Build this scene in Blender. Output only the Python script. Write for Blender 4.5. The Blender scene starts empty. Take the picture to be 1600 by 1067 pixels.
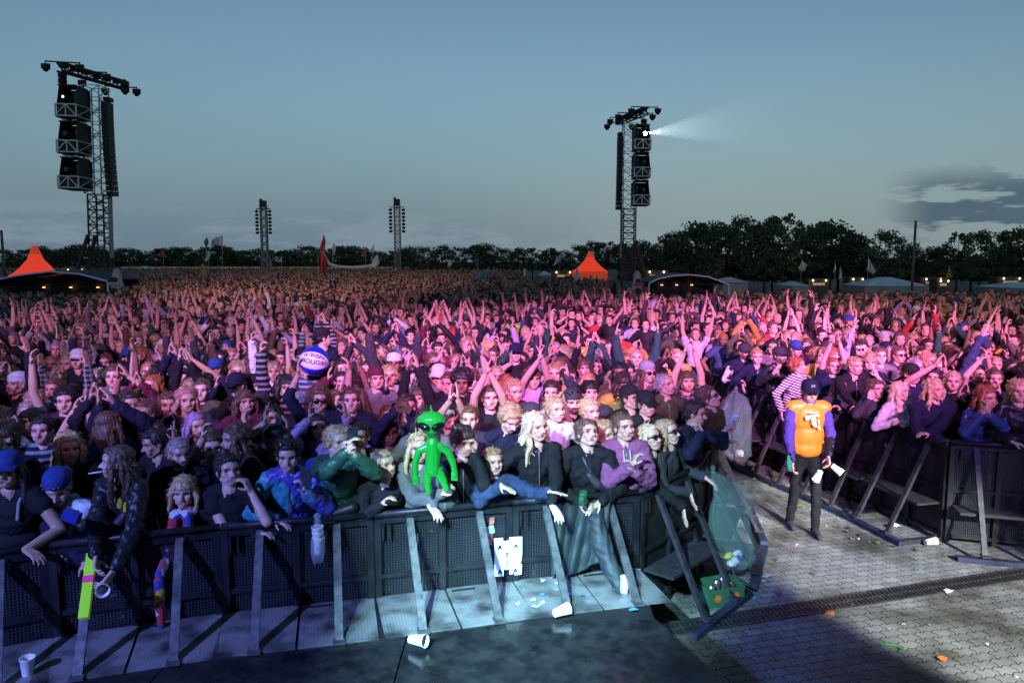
import bpy, bmesh, math, random
import numpy as np
from mathutils import Vector, Matrix, Quaternion, noise
R = math.radians
rnd = random.Random(11)
SC = bpy.context.scene
COL = SC.collection

# ---------------------------------------------------------------- camera, sky, lamps, exposure
F_PX, PITCH, HCAM = 1155.0, R(6.2), 3.0
cam = bpy.data.cameras.new('camera'); cam.sensor_width = 36; cam.lens = 36 * F_PX / 1600
cam.clip_start = 0.05; cam.clip_end = 5000
cam_o = bpy.data.objects.new('camera', cam); COL.objects.link(cam_o)
cam_o.location = (0, 0, HCAM); cam_o.rotation_euler = (math.pi / 2 - PITCH, 0, 0)
SC.camera = cam_o
SC.view_settings.view_transform = 'Standard'; SC.view_settings.look = 'None'
SC.view_settings.exposure = 0.0; SC.view_settings.gamma = 1.0
SC.render.engine = 'CYCLES'
SC.cycles.use_denoising = True
SC.cycles.max_bounces = 6; SC.cycles.diffuse_bounces = 2; SC.cycles.glossy_bounces = 2
SC.cycles.transparent_max_bounces = 10; SC.cycles.volume_bounces = 0

world = bpy.data.worlds.new('World'); SC.world = world; world.use_nodes = True
def build_world():
    nt = world.node_tree; nt.nodes.clear()
    N = nt.nodes.new; L = nt.links.new
    out = N('ShaderNodeOutputWorld'); bg = N('ShaderNodeBackground')
    sky = N('ShaderNodeTexSky'); sky.sky_type = 'NISHITA'; sky.sun_disc = False
    sky.sun_elevation = R(8); sky.sun_rotation = R(180); sky.altitude = 0
    sky.air_density = 1.0; sky.dust_density = 0.2; sky.ozone_density = 3.0
    # low banks of cloud near the horizon, heavier and darker to the north-east
    tc = N('ShaderNodeTexCoord'); sep = N('ShaderNodeSeparateXYZ'); L(tc.outputs['Generated'], sep.inputs[0])
    mp = N('ShaderNodeMapping'); mp.inputs['Scale'].default_value = (3.2, 3.2, 14.0); L(tc.outputs['Generated'], mp.inputs[0])
    nz = N('ShaderNodeTexNoise'); nz.inputs['Scale'].default_value = 2.6; nz.inputs['Detail'].default_value = 9; nz.inputs['Roughness'].default_value = .58
    L(mp.outputs[0], nz.inputs['Vector'])
    def math_(op, a, b=None, clamp=False):
        m = N('ShaderNodeMath'); m.operation = op; m.use_clamp = clamp
        for i, v in enumerate((a, b)):
            if v is None: continue
            if isinstance(v, (int, float)): m.inputs[i].default_value = v
            else: L(v, m.inputs[i])
        return m.outputs[0]
    def ramp(v, a, b):
        m = N('ShaderNodeMapRange'); m.interpolation_type = 'SMOOTHSTEP'
        m.inputs['From Min'].default_value = a; m.inputs['From Max'].default_value = b; L(v, m.inputs['Value']); return m.outputs[0]
    z = sep.outputs['Z']; x = sep.outputs['X']
    low = math_('MULTIPLY', ramp(z, -.01, .02), ramp(z, .085, .035))
    puff = math_('MULTIPLY', ramp(nz.outputs['Fac'], .47, .60), low)
    tint = N('ShaderNodeMix'); tint.data_type = 'RGBA'; tint.blend_type = 'MULTIPLY'; tint.inputs[0].default_value = 1
    L(sky.outputs[0], tint.inputs[6]); tint.inputs[7].default_value = SKY_TINT
    m1 = N('ShaderNodeMix'); m1.data_type = 'RGBA'; L(math_('MULTIPLY', puff, .45), m1.inputs[0]); bank = N('ShaderNodeMix'); bank.data_type = 'RGBA'; L(math_('MULTIPLY', ramp(z, .30, .0), math_('SUBTRACT', .95, math_('MULTIPLY', ramp(x, -.1, .35), .06))), bank.inputs[0]); L(tint.outputs[2], bank.inputs[6]); bk = N('ShaderNodeMix'); bk.data_type = 'RGBA'; L(ramp(x, -.25, .32), bk.inputs[0]); bk.inputs[6].default_value = BANK; bk.inputs[7].default_value = BANK_EAST; L(bk.outputs[2], bank.inputs[7])
    L(bank.outputs[2], m1.inputs[6]); m1.inputs[7].default_value = CLOUD_PALE
    right = math_('MULTIPLY', ramp(x, .43, .495), math_('MULTIPLY', ramp(z, .015, .045), ramp(z, .118, .075)))
    dk = math_('MULTIPLY', ramp(nz.outputs['Fac'], .42, .49), right)
    m2 = N('ShaderNodeMix'); m2.data_type = 'RGBA'; L(math_('MULTIPLY', dk, .85), m2.inputs[0]); L(m1.outputs[2], m2.inputs[6]); m2.inputs[7].default_value = CLOUD_DARK
    L(m2.outputs[2], bg.inputs[0]); bg.inputs[1].default_value = SKY_STRENGTH
    L(bg.outputs[0], out.inputs[0])
SKY_TINT = (.93, .81, .69, 1); SKY_STRENGTH = 0.15
CLOUD_PALE = (1.75, 2.3, 2.65, 1); CLOUD_DARK = (.36, .68, .98, 1); BANK = (.76, 1.26, 1.80, 1); BANK_EAST = (1.30, 1.78, 2.12, 1)
build_world()

def spot(name, loc, aim, col, watts, deg, blend=.4, rad=.15):
    l = bpy.data.lights.new(name, 'SPOT'); l.color = col; l.energy = watts; l.spot_size = R(deg); l.spot_blend = blend; l.shadow_soft_size = rad
    o = bpy.data.objects.new(name, l); COL.objects.link(o); o.location = loc
    o.rotation_euler = (Vector(aim) - Vector(loc)).to_track_quat('-Z', 'Y').to_euler(); return o

# ---------------------------------------------------------------- helpers
_f = Vector((0, math.cos(PITCH), -math.sin(PITCH))); _u = Vector((0, math.sin(PITCH), math.cos(PITCH)))
def ray(px, py): return _f + Vector((1, 0, 0)) * ((px - 800) / F_PX) - _u * ((py - 533.5) / F_PX)
def at(px, py, d): r = ray(px, py); return Vector((0, 0, HCAM)) + r * (d / r.y)          # point seen at (px,py), d metres out from the stage edge
def atz(px, py, z): r = ray(px, py); return Vector((0, 0, HCAM)) + r * ((z - HCAM) / r.z)  # point seen at (px,py) at height z


# stage lamps hung over the stage behind the camera: the light the photograph shows on the crowd and paving, plus a few added spots
PINK, MAUVE, VIO, COOL, BLUE = (1, .29, .88), (.86, .37, .95), (.55, .22, 1), (.45, .84, 1), (.20, .27, 1)
def A(px, py, z): p = atz(px, py, z); return (p.x, p.y, z)
spot('stage_lamp_white', (-3.5, -4.5, 7.5), A(850, 800, 1.0), COOL, 15000, 14.5, .6)
spot('stage_lamp_paving', (7.6, -6, 6.6), A(1490, 925, 0), (.92, 1, .92), 26000, 11.5, .35)
spot('stage_lamp_blue', (-7, -4, 7), A(330, 800, 1), BLUE, 9000, 42, .7)
spot('stage_lamp_blue', (9, -5, 7), A(1570, 790, .6), (.16, .30, 1), 1800, 20, .6)
for x, py, w, c in ((150, 505, 19000, MAUVE), (470, 535, 24000, MAUVE), (800, 540, 42000, PINK), (1120, 520, 62000, PINK), (1420, 525, 46000, PINK)):
    spot('stage_lamp_pink', ((x - 800) / 90, -8, 10), A(x, py, 1.7), c, w, 19, 1.0)
spot('stage_lamp_violet', (2, -8, 9), A(1400, 640, 1.4), VIO, 4200, 20, .9)
spot('stage_lamp_far', (-3, -8, 12), A(520, 438, 1.6), (1, .55, .62), 38000, 26, 1.0)
spot('stage_lamp_white', (-2.5, -4.5, 8), A(790, 985, .45), (.36, .78, 1), 24000, 12, .8)  # extra cool spot added to brighten the tread plates
spot('stage_lamp_far', (5, -8, 12), A(1330, 466, 1.6), (1, .5, .58), 15000, 30, 1.0)
spot('stage_lamp_white', (4, -7, 8), A(1262, 720, .9), (1, .95, .85), 17000, 7.5, .7)  # extra spot added to light the steward, whom the paving lamp misses

def tag(o, label=None, cat=None, group=None, kind=None):
    if label: o['label'] = label
    if cat: o['category'] = cat
    if group: o['group'] = group
    if kind: o['kind'] = kind
    return o
def empty(name, loc, rz=0.0, label=None, cat=None, group=None):
    o = bpy.data.objects.new(name, None); COL.objects.link(o); o.location = loc; o.rotation_euler = (0, 0, rz)
    o.empty_display_size = .2
    return tag(o, label, cat, group)
def link(name, me, parent=None, m=None, col=None):
    o = bpy.data.objects.new(name, me); COL.objects.link(o); o.parent = parent
    if m is not None:
        if len(me.materials) == 0: me.materials.append(m)
        elif me.materials[0] is not m: o.material_slots[0].link = 'OBJECT'; o.material_slots[0].material = m
    if col is not None: o.color = (*col[:3], 1)
    return o

def frame_of(d):
    d = Vector(d).normalized(); a = Vector((0, 0, 1)) if abs(d.z) < .95 else Vector((1, 0, 0))
    x = d.cross(a).normalized(); return x, d.cross(x).normalized(), d

class MB:
    def __init__(s): s.v = []; s.f = []
    def add(s, v, f):
        n = len(s.v); s.v += [tuple(p) for p in v]; s.f += [tuple(i + n for i in q) for q in f]; return s
    def box(s, c, size, rot=None):
        c = Vector(c); h = Vector(size) / 2; M = rot or Matrix.Identity(3)
        v = [c + M @ Vector((sx * h.x, sy * h.y, sz * h.z)) for sx in (-1, 1) for sy in (-1, 1) for sz in (-1, 1)]
        return s.add(v, [(0, 1, 3, 2), (4, 6, 7, 5), (0, 4, 5, 1), (2, 3, 7, 6), (0, 2, 6, 4), (1, 5, 7, 3)])
    def bar(s, p0, p1, w, h=None):
        p0, p1 = Vector(p0), Vector(p1); x, y, d = frame_of(p1 - p0); h = h or w
        v = [p + x * (a * w / 2) + y * (b * h / 2) for p in (p0, p1) for a, b in ((-1, -1), (1, -1), (1, 1), (-1, 1))]
        return s.add(v, [(3, 2, 1, 0), (4, 5, 6, 7), (0, 1, 5, 4), (1, 2, 6, 5), (2, 3, 7, 6), (3, 0, 4, 7)])
    def tube(s, pts, r, n=8, cap=True):
        pts = [Vector(p) for p in pts]; rs = r if isinstance(r, (list, tuple)) else [r] * len(pts); v = []; f = []; k = len(pts)
        for i, p in enumerate(pts):
            d = pts[min(i + 1, k - 1)] - pts[max(i - 1, 0)]; x, y, _ = frame_of(d)
            v += [p + (x * math.cos(2 * math.pi * j / n) + y * math.sin(2 * math.pi * j / n)) * rs[i] for j in range(n)]
        for i in range(k - 1):
            for j in range(n):
                a, b = i * n + j, i * n + (j + 1) % n; f.append((a, b, b + n, a + n))
        if cap: f += [tuple(range(n))[::-1], tuple((k - 1) * n + j for j in range(n))]
        return s.add(v, f)
    def lathe(s, prof, n=20, c=(0, 0, 0), M=None):
        M = M or Matrix.Identity(3); c = Vector(c); v = []; f = []
        for r, z in prof: v += [c + M @ Vector((r * math.cos(2 * math.pi * j / n), r * math.sin(2 * math.pi * j / n), z)) for j in range(n)]
        for i in range(len(prof) - 1):
            for j in range(n):
                a, b = i * n + j, i * n + (j + 1) % n; f.append((a, b, b + n, a + n))
        return s.add(v, f)
    def prism(s, poly, z0, z1):
        n = len(poly); v = [(x, y, z0) for x, y in poly] + [(x, y, z1) for x, y in poly]
        return s.add(v, [tuple(range(n))[::-1], tuple(range(n, 2 * n))] + [(i, (i + 1) % n, (i + 1) % n + n, i + n) for i in range(n)])
    def mesh(s, name='mesh', smooth=False, m=None):
        me = bpy.data.meshes.new(name); me.from_pydata(s.v, [], s.f)
        if smooth: me.polygons.foreach_set('use_smooth', [True] * len(me.polygons))
        if m: me.materials.append(m)
        bm = bmesh.new(); bm.from_mesh(me); bmesh.ops.recalc_face_normals(bm, faces=bm.faces); bm.to_mesh(me); bm.free()
        return me
    def obj(s, name, m, parent=None, smooth=False, col=None): return link(name, s.mesh(name, smooth, m), parent, None, col)

# ---------------------------------------------------------------- materials (all node based)
MATS = {}
def mat(name, col=(.5, .5, .5), rough=.6, metal=0.0, var=.25, scale=8.0, bump=.0, objcol=False, emit=None, alpha=None, trans=0.0, spec=.5, coat=0, stretch=None, attr=None):
    if name in MATS: return MATS[name]
    m = bpy.data.materials.new(name); m.use_nodes = True; nt = m.node_tree; N = nt.nodes.new; L = nt.links.new
    b = nt.nodes['Principled BSDF']; b.inputs['Roughness'].default_value = rough; b.inputs['Metallic'].default_value = metal
    b.inputs['Specular IOR Level'].default_value = spec; b.inputs['Coat Weight'].default_value = coat
    tc = N('ShaderNodeTexCoord'); nz = N('ShaderNodeTexNoise'); nz.inputs['Scale'].default_value = scale; nz.inputs['Detail'].default_value = 5
    src = tc.outputs['Object']
    if stretch:
        mp = N('ShaderNodeMapping'); mp.inputs['Scale'].default_value = stretch; L(src, mp.inputs[0]); src = mp.outputs[0]
    L(src, nz.inputs['Vector'])
    mr = N('ShaderNodeMapRange'); mr.inputs['From Min'].default_value = .3; mr.inputs['From Max'].default_value = .7
    mr.inputs['To Min'].default_value = 1 - var; mr.inputs['To Max'].default_value = 1 + var; L(nz.outputs['Fac'], mr.inputs['Value'])
    mx = N('ShaderNodeMix'); mx.data_type = 'RGBA'; mx.blend_type = 'MULTIPLY'; mx.inputs[0].default_value = 1
    if objcol or attr:
        if attr: a = N('ShaderNodeAttribute'); a.attribute_name = attr; c = a.outputs['Color']
        if objcol:
            oi = N('ShaderNodeObjectInfo')
            if attr:
                m3 = N('ShaderNodeMix'); m3.data_type = 'RGBA'; m3.blend_type = 'MULTIPLY'; m3.inputs[0].default_value = 1
                L(c, m3.inputs[6]); L(oi.outputs['Color'], m3.inputs[7]); c = m3.outputs[2]
            else: c = oi.outputs['Color']
        L(c, mx.inputs[6])
    else: mx.inputs[6].default_value = (*col, 1)
    L(mr.outputs[0], mx.inputs[7]); L(mx.outputs[2], b.inputs['Base Color'])
    if bump:
        bp = N('ShaderNodeBump'); bp.inputs['Strength'].default_value = bump; bp.inputs['Distance'].default_value = .02; L(nz.outputs['Fac'], bp.inputs['Height']); L(bp.outputs[0], b.inputs['Normal'])
    if emit: b.inputs['Emission Color'].default_value = (*emit[0], 1); b.inputs['Emission Strength'].default_value = emit[1]
    if alpha is not None: b.inputs['Alpha'].default_value = alpha
    if trans: b.inputs['Transmission Weight'].default_value = trans
    MATS[name] = m; return m

def node_mat(name):
    m = bpy.data.materials.new(name); m.use_nodes = True; nt = m.node_tree; MATS[name] = m
    def N(t, **k):
        n = nt.nodes.new(t)
        for a, v in k.items(): setattr(n, a, v)
        return n
    def mt(op, *a):
        n = N('ShaderNodeMath', operation=op)
        for i, v in enumerate(a):
            if isinstance(v, (int, float)): n.inputs[i].default_value = v
            else: nt.links.new(v, n.inputs[i])
        return n.outputs[0]
    return m, nt, N, nt.links.new, mt, nt.nodes['Principled BSDF']

def perforated():
    m, nt, N, L, mt, b = node_mat('perforated_sheet')
    tc = N('ShaderNodeTexCoord'); sp = N('ShaderNodeSeparateXYZ'); L(tc.outputs['Object'], sp.inputs[0])
    hx = mt('LESS_THAN', mt('ABSOLUTE', mt('SUBTRACT', mt('FRACT', mt('MULTIPLY', sp.outputs[0], 50)), .5)), .31)
    hz = mt('LESS_THAN', mt('ABSOLUTE', mt('SUBTRACT', mt('FRACT', mt('MULTIPLY', sp.outputs[2], 50)), .5)), .31)
    hole = mt('MULTIPLY', hx, hz)
    nz = N('ShaderNodeTexNoise'); nz.inputs['Scale'].default_value = 3; L(tc.outputs['Object'], nz.inputs['Vector'])
    cr = N('ShaderNodeMix', data_type='RGBA'); L(nz.outputs['Fac'], cr.inputs[0]); cr.inputs[6].default_value = (.02, .022, .028, 1); cr.inputs[7].default_value = (.065, .07, .08, 1)
    L(cr.outputs[2], b.inputs['Base Color']); b.inputs['Metallic'].default_value = .4; b.inputs['Roughness'].default_value = .45
    L(mt('SUBTRACT', 1.0, hole), b.inputs['Alpha']); return m
def tread():
    m, nt, N, L, mt, b = node_mat('tread_plate_metal')
    tc = N('ShaderNodeTexCoord'); mp = N('ShaderNodeMapping'); mp.inputs['Rotation'].default_value = (0, 0, R(45)); mp.inputs['Scale'].default_value = (17, 17, 17); L(tc.outputs['Object'], mp.inputs[0])
    ck = N('ShaderNodeTexBrick'); ck.inputs['Scale'].default_value = 1; ck.inputs['Mortar Size'].default_value = .16; ck.inputs['Mortar Smooth'].default_value = .6; ck.inputs['Color1'].default_value = (1, 1, 1, 1); ck.inputs['Color2'].default_value = (.75, .75, .75, 1); ck.inputs['Mortar'].default_value = (0, 0, 0, 1)
    L(mp.outputs[0], ck.inputs['Vector'])
    nz = N('ShaderNodeTexNoise'); nz.inputs['Scale'].default_value = 4; nz.inputs['Detail'].default_value = 8; L(tc.outputs['Object'], nz.inputs['Vector'])
    cr = N('ShaderNodeValToRGB'); cr.color_ramp.elements[0].position = .36; cr.color_ramp.elements[0].color = (.10, .098, .09, 1); cr.color_ramp.elements[1].position = .58; cr.color_ramp.elements[1].color = (.58, .58, .56, 1); L(nz.outputs['Fac'], cr.inputs[0])
    mx = N('ShaderNodeMix', data_type='RGBA', blend_type='MULTIPLY'); mx.inputs[0].default_value = .55; L(cr.outputs[0], mx.inputs[6]); L(ck.outputs['Color'], mx.inputs[7]); L(mx.outputs[2], b.inputs['Base Color']); b.inputs['Roughness'].default_value = .45; b.inputs['Metallic'].default_value = .25
    bp = N('ShaderNodeBump'); bp.inputs['Strength'].default_value = .7; bp.inputs['Distance'].default_value = .006; L(ck.outputs['Color'], bp.inputs['Height']); L(bp.outputs[0], b.inputs['Normal']); return m
def wet_deck():
    m, nt, N, L, mt, b = node_mat('wet_black_deck')
    tc = N('ShaderNodeTexCoord'); nz = N('ShaderNodeTexNoise'); nz.inputs['Scale'].default_value = 7; nz.inputs['Detail'].default_value = 9; nz.inputs['Roughness'].default_value = .7; L(tc.outputs['Object'], nz.inputs['Vector'])
    n2 = N('ShaderNodeTexNoise'); n2.inputs['Scale'].default_value = 2.2; n2.inputs['Detail'].default_value = 6; L(tc.outputs['Object'], n2.inputs['Vector'])
    cr = N('ShaderNodeValToRGB'); e = cr.color_ramp.elements; e[0].position = .42; e[0].color = (.008, .009, .01, 1); e[1].position = .8; e[1].color = (.045, .045, .042, 1); L(nz.outputs['Fac'], cr.inputs[0]); L(cr.outputs[0], b.inputs['Base Color'])
    rr = N('ShaderNodeMapRange'); rr.inputs['From Min'].default_value = .4; rr.inputs['From Max'].default_value = .6; rr.inputs['To Min'].default_value = .12; rr.inputs['To Max'].default_value = .55; L(n2.outputs['Fac'], rr.inputs['Value']); L(rr.outputs[0], b.inputs['Roughness'])
    bp = N('ShaderNodeBump'); bp.inputs['Strength'].default_value = .15; L(nz.outputs['Fac'], bp.inputs['Height']); L(bp.outputs[0], b.inputs['Normal']); return m
def paving():
    # wavy interlocking concrete blocks, about 20 x 10 cm, worn and stained
    m, nt, N, L, mt, b = node_mat('interlocking_paving')
    tc = N('ShaderNodeTexCoord'); mp = N('ShaderNodeMapping'); mp.inputs['Rotation'].default_value = (0, 0, R(-14)); L(tc.outputs['Object'], mp.inputs[0])
    sp = N('ShaderNodeSeparateXYZ'); L(mp.outputs[0], sp.inputs[0])
    X = mt('MULTIPLY', sp.outputs[0], 1 / .165); Y = mt('MULTIPLY', sp.outputs[1], 1 / .095)
    tri = lambda v: mt('SUBTRACT', mt('MULTIPLY', mt('ABSOLUTE', mt('SUBTRACT', mt('FRACT', v), .5)), 2), .5)
    Yw = mt('ADD', Y, mt('MULTIPLY', tri(mt('MULTIPLY', X, 2)), .26)); row = mt('FLOOR', Yw)
    Xs = mt('ADD', mt('ADD', X, mt('MULTIPLY', row, .5)), mt('MULTIPLY', tri(Yw), .12))
    ex = mt('MULTIPLY', mt('SUBTRACT', .5, mt('ABSOLUTE', mt('SUBTRACT', mt('FRACT', Xs), .5))), .165)
    ey = mt('MULTIPLY', mt('SUBTRACT', .5, mt('ABSOLUTE', mt('SUBTRACT', mt('FRACT', Yw), .5))), .095)
    edge = mt('MINIMUM', ex, ey)
    jr = N('ShaderNodeMapRange', interpolation_type='SMOOTHSTEP'); jr.inputs['From Min'].default_value = .002; jr.inputs['From Max'].default_value = .0065; L(edge, jr.inputs['Value']); joint = jr.outputs[0]
    cell = N('ShaderNodeCombineXYZ'); L(mt('FLOOR', Xs), cell.inputs[0]); L(row, cell.inputs[1]); wn = N('ShaderNodeTexWhiteNoise'); L(cell.outputs[0], wn.inputs['Vector'])
    nz = N('ShaderNodeTexNoise'); nz.inputs['Scale'].default_value = 1.1; nz.inputs['Detail'].default_value = 8; nz.inputs['Roughness'].default_value = .62; L(tc.outputs['Object'], nz.inputs['Vector'])
    n2 = N('ShaderNodeTexNoise'); n2.inputs['Scale'].default_value = 40; n2.inputs['Detail'].default_value = 4; L(tc.outputs['Object'], n2.inputs['Vector'])
    cr = N('ShaderNodeValToRGB'); e = cr.color_ramp.elements; e[0].position = .38; e[0].color = (.09, .085, .07, 1); e[1].position = .58; e[1].color = (.27, .275, .27, 1); L(nz.outputs['Fac'], cr.inputs[0])
    v = mt('MULTIPLY', mt('ADD', .82, mt('MULTIPLY', wn.outputs['Value'], .3)), mt('ADD', .7, mt('MULTIPLY', n2.outputs['Fac'], .6)))
    v = mt('MULTIPLY', v, mt('ADD', .26, mt('MULTIPLY', joint, .74)))
    mx = N('ShaderNodeMix', data_type='RGBA', blend_type='MULTIPLY'); mx.inputs[0].default_value = 1; L(cr.outputs[0], mx.inputs[6]); L(v, mx.inputs[7]); L(mx.outputs[2], b.inputs['Base Color'])
    rr = N('ShaderNodeMapRange'); rr.inputs['From Min'].default_value = .38; rr.inputs['From Max'].default_value = .58; rr.inputs['To Min'].default_value = .42; rr.inputs['To Max'].default_value = .8; L(nz.outputs['Fac'], rr.inputs['Value']); L(rr.outputs[0], b.inputs['Roughness'])
    bp = N('ShaderNodeBump'); bp.inputs['Strength'].default_value = .8; bp.inputs['Distance'].default_value = .01; L(mt('ADD', joint, mt('MULTIPLY', n2.outputs['Fac'], .25)), bp.inputs['Height']); L(bp.outputs[0], b.inputs['Normal']); return m

M_SHEET = mat('scuffed_black_sheet', (.018, .019, .022), .5, .3, .6, 5, .1)
M_PERF, M_TREAD, M_DECK, M_PAVE = perforated(), tread(), wet_deck(), paving()
M_FRAME = mat('black_painted_steel', (.028, .03, .034), .42, .5, .5, 9, .1)
M_STRUT = mat('worn_grey_steel', (.2, .2, .2), .4, .7, .45, 14, .1)
M_DSTRUT = mat('worn_black_steel', (.035, .035, .042), .6, .15, .5, 14, .1)
M_BLUEP = mat('chipped_blue_paint', (.03, .034, .075), .5, .2, .8, 5)
M_WHITE = mat('white_plastic', (.8, .8, .78), .35, 0, .06, 30)
M_PAPER = mat('white_paper', (.78, .78, .76), .7, 0, .04, 12)
M_BLACK = mat('matte_black', (.012, .012, .014), .6, 0, .3, 10)
M_ALU = mat('dull_white_aluminium', (.55, .57, .57), .45, .4, .15, 6)
M_RUST = mat('rust_primed_steel', (.06, .035, .035), .6, .3, .3, 3)

# ---------------------------------------------------------------- the ground
def sheet(name, pts, z, m, label=None):
    mb = MB(); mb.v = [(x, y, z) for x, y in pts]; mb.f = [tuple(range(len(pts)))]
    return tag(mb.obj(name, m), label, None, None, 'structure')
sheet('ground', [(-900, -60), (900, -60), (900, 1600), (-900, 1600)], -.008, mat('trodden_field', (.05, .05, .035), .9, 0, .4, .6), 'trodden festival field under the crowd')
sheet('pavement', [(-9, -6), (16, -6), (16, 24), (-9, 24)], 0, M_PAVE, 'worn interlocking block paving of the aisle')

# ---------------------------------------------------------------- barriers
RAILZ, PLATZ = 1.1, .45
def prof_len(poly):
    L = [0]
    for a, b in zip(poly, poly[1:]): L.append(L[-1] + (b - a).length)
    return L
def split_line(poly, step):
    Ls = prof_len(poly); n = max(1, round(Ls[-1] / step)); out = []
    for k in range(n + 1):
        s = Ls[-1] * k / n
        i = max(j for j in range(len(poly) - 1) if Ls[j] <= s + 1e-6)
        out.append(poly[i].lerp(poly[i + 1], (s - Ls[i]) / max(1e-6, Ls[i + 1] - Ls[i])))
    return out
def xy(p): return Vector((p.x, p.y))
FRONT = [xy(atz(px, py, RAILZ)) for px, py in ((-256, 904), (-60, 872), (60, 853), (170, 839), (300, 826), (400, 819), (530, 810), (640, 798), (750, 788), (860, 780), (960, 772), (998, 768.5))]
NEAR = [xy(atz(px, py, RAILZ)) for px, py in ((998, 768.5), (1062, 748), (1100, 722), (1118, 690))] + [Vector((2.35, 8.4)), Vector((2.25, 10.2)), Vector((1.95, 12.0)), Vector((1.3, 14.2)), Vector((.3, 16.6))]
FAR = [Vector((1.9, 17.0)), Vector((2.75, 14.2))] + [xy(atz(px, py, RAILZ)) for px, py in ((1085, 574), (1140, 594), (1190, 610), (1240, 624), (1300, 638), (1390, 662), (1484, 690))]
RIGHT = [xy(atz(px, py, RAILZ)) for px, py in ((1484, 690), (1600, 697), (1700, 703), (1830, 711))]
_bm = {}
def barrier(a, b, kind, label, group):
    """one barrier section between rail points a and b; its brace side faces the stage"""
    d = (b - a); L = d.length; ang = math.atan2(d.y, d.x); mid = (a + b) / 2
    root = empty('crowd_barrier', (mid.x, mid.y, 0), ang, label, 'barrier', group); root.scale = (L, 1, 1)
    def part(nm, m, fn):
        key = kind + nm
        if key not in _bm: mb = MB(); fn(mb); _bm[key] = mb.mesh(nm, nm == 'top_rail', m)
        return link(nm, _bm[key], root)
    part('mesh_panel' if kind != 'aisle' else 'panel', M_PERF if kind != 'aisle' else M_SHEET, lambda q: q.add([(-.47, 0, .06), (.47, 0, .06), (.47, 0, RAILZ - .03), (-.47, 0, RAILZ - .03)], [(0, 1, 2, 3)]))
    def fr(q):
        for x, w in ((-.475, .045), (.475, .045), (-.02, .045)): q.box((x, -.018, RAILZ / 2 - .01), (w, .04, RAILZ - .06))
        for z in (.08, .62 if kind == 'front' else .58, RAILZ - .05): q.box((0, -.014, z), (.99, .03, .035))
        for x in (-.44, -.39): q.box((x, -.03, RAILZ - .13), (.012, .03, .12))
        for x in (-.25, .25):
            for s in (-.035, .035): q.box((x + s, -.035, RAILZ - .045), (.016, .03, .02))
    part('frame', M_FRAME, fr)
    part('top_rail', M_FRAME, lambda q: q.tube([(-.497, 0, RAILZ), (.497, 0, RAILZ)], .026, 10))
    out = .62 if kind == 'front' else .5; zf = PLATZ + .012 if kind == 'front' else .07
    for x in (-.25, .25):
        def st(q, x=x):
            q.bar((x, -.02, RAILZ - .05), (x, -out, zf), .05 / max(.9, 1), .034)
            q.box((x, -out - .01, zf + .003), (.075, .09, .016))
        part('strut' if x < 0 else 'strut ', M_STRUT if kind == 'front' else M_DSTRUT, st).name = 'strut'
    if kind == 'front':
        for x0, x1 in ((-.495, -.01), (.0, .495)):
            o = part('tread_plate%d' % (x0 < -.2), M_TREAD, lambda q, x0=x0, x1=x1: q.box(((x0 + x1) / 2, -.335, PLATZ + .006), (x1 - x0 - .006, .63, .012))); o.name = 'tread_plate'
        part('gap_strip', M_BLACK, lambda q: q.box((.12, -.08, PLATZ + .016), (.17, .018, .008)))
    else:
        part('step', M_DSTRUT, lambda q: q.box((0, -.16, .42), (.9, .26, .02)).bar((-.44, -.29, .42), (.44, -.29, .42), .03))
        part('base_rail', M_BLUEP, lambda q: q.box((0, -out - .03, .03), (1.02, .075, .05)))
        part('base_arm', M_DSTRUT, lambda q: q.box((.46, -.27, .03), (.07, .46, .045)))
    return root
fp = split_line(FRONT, 1.0)
FL = ['front barrier section in front of the far-left pair in blue caps', 'front barrier section with the neon-taped brace', 'front barrier section under the woman with the cigarette', 'front barrier section under the bunned woman in the black t-shirt',
      'front barrier section under the teal windbreaker, hung with a bag of cups', 'front barrier section under the filming boy and the girl in black', 'front barrier section beneath the green alien balloon', 'front barrier section carrying the white paper sign', 'front barrier section draped with the dark jacket', 'last front barrier section beside the corner']
for i in range(len(fp) - 1): barrier(fp[i], fp[i + 1], 'front', FL[min(i, 9)] if i < 10 else 'front barrier section at the corner of the aisle', 'barrier sections along the stage front')
nn = split_line(NEAR, 1.0); ff = split_line(FAR, 1.0); rr = split_line(RIGHT, 1.0)
ORD = 'first second third fourth fifth sixth seventh eighth ninth tenth eleventh twelfth thirteenth fourteenth fifteenth'.split()
for i in range(len(nn) - 1): barrier(nn[i], nn[i + 1], 'aisle', f'{ORD[i]} black barrier section from the front corner, on the near side of the aisle', 'barrier sections along the near side of the aisle')
for i in range(len(ff) - 1): barrier(ff[i], ff[i + 1], 'aisle', f'{ORD[len(ff) - 2 - i]} black barrier section back from the steward aisle corner, far side of the aisle', 'barrier sections along the far side of the aisle')
for i in range(len(rr) - 1): barrier(rr[i], rr[i + 1], 'stage side', f'{ORD[i]} blue-lit mesh barrier section past the aisle corner, facing the stage', 'barrier sections facing the stage past the aisle')
def proj(p):
    v = Vector(p) - Vector((0, 0, HCAM)); k = v.dot(_f); return 800 + v.x / k * F_PX, 533.5 - v.dot(_u) / k * F_PX
def front_d(px):
    line = FAR[2:] + RIGHT[1:] if px > 1132 else FRONT + NEAR[1:5]
    a = [(proj((p.x, p.y, RAILZ))[0], p.y) for p in line]
    for (x0, d0), (x1, d1) in zip(a, a[1:]):
        if x0 <= px <= x1: return d0 + (d1 - d0) * (px - x0) / (x1 - x0)
    return a[0][1] if px < a[0][0] else a[-1][1]

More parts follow.
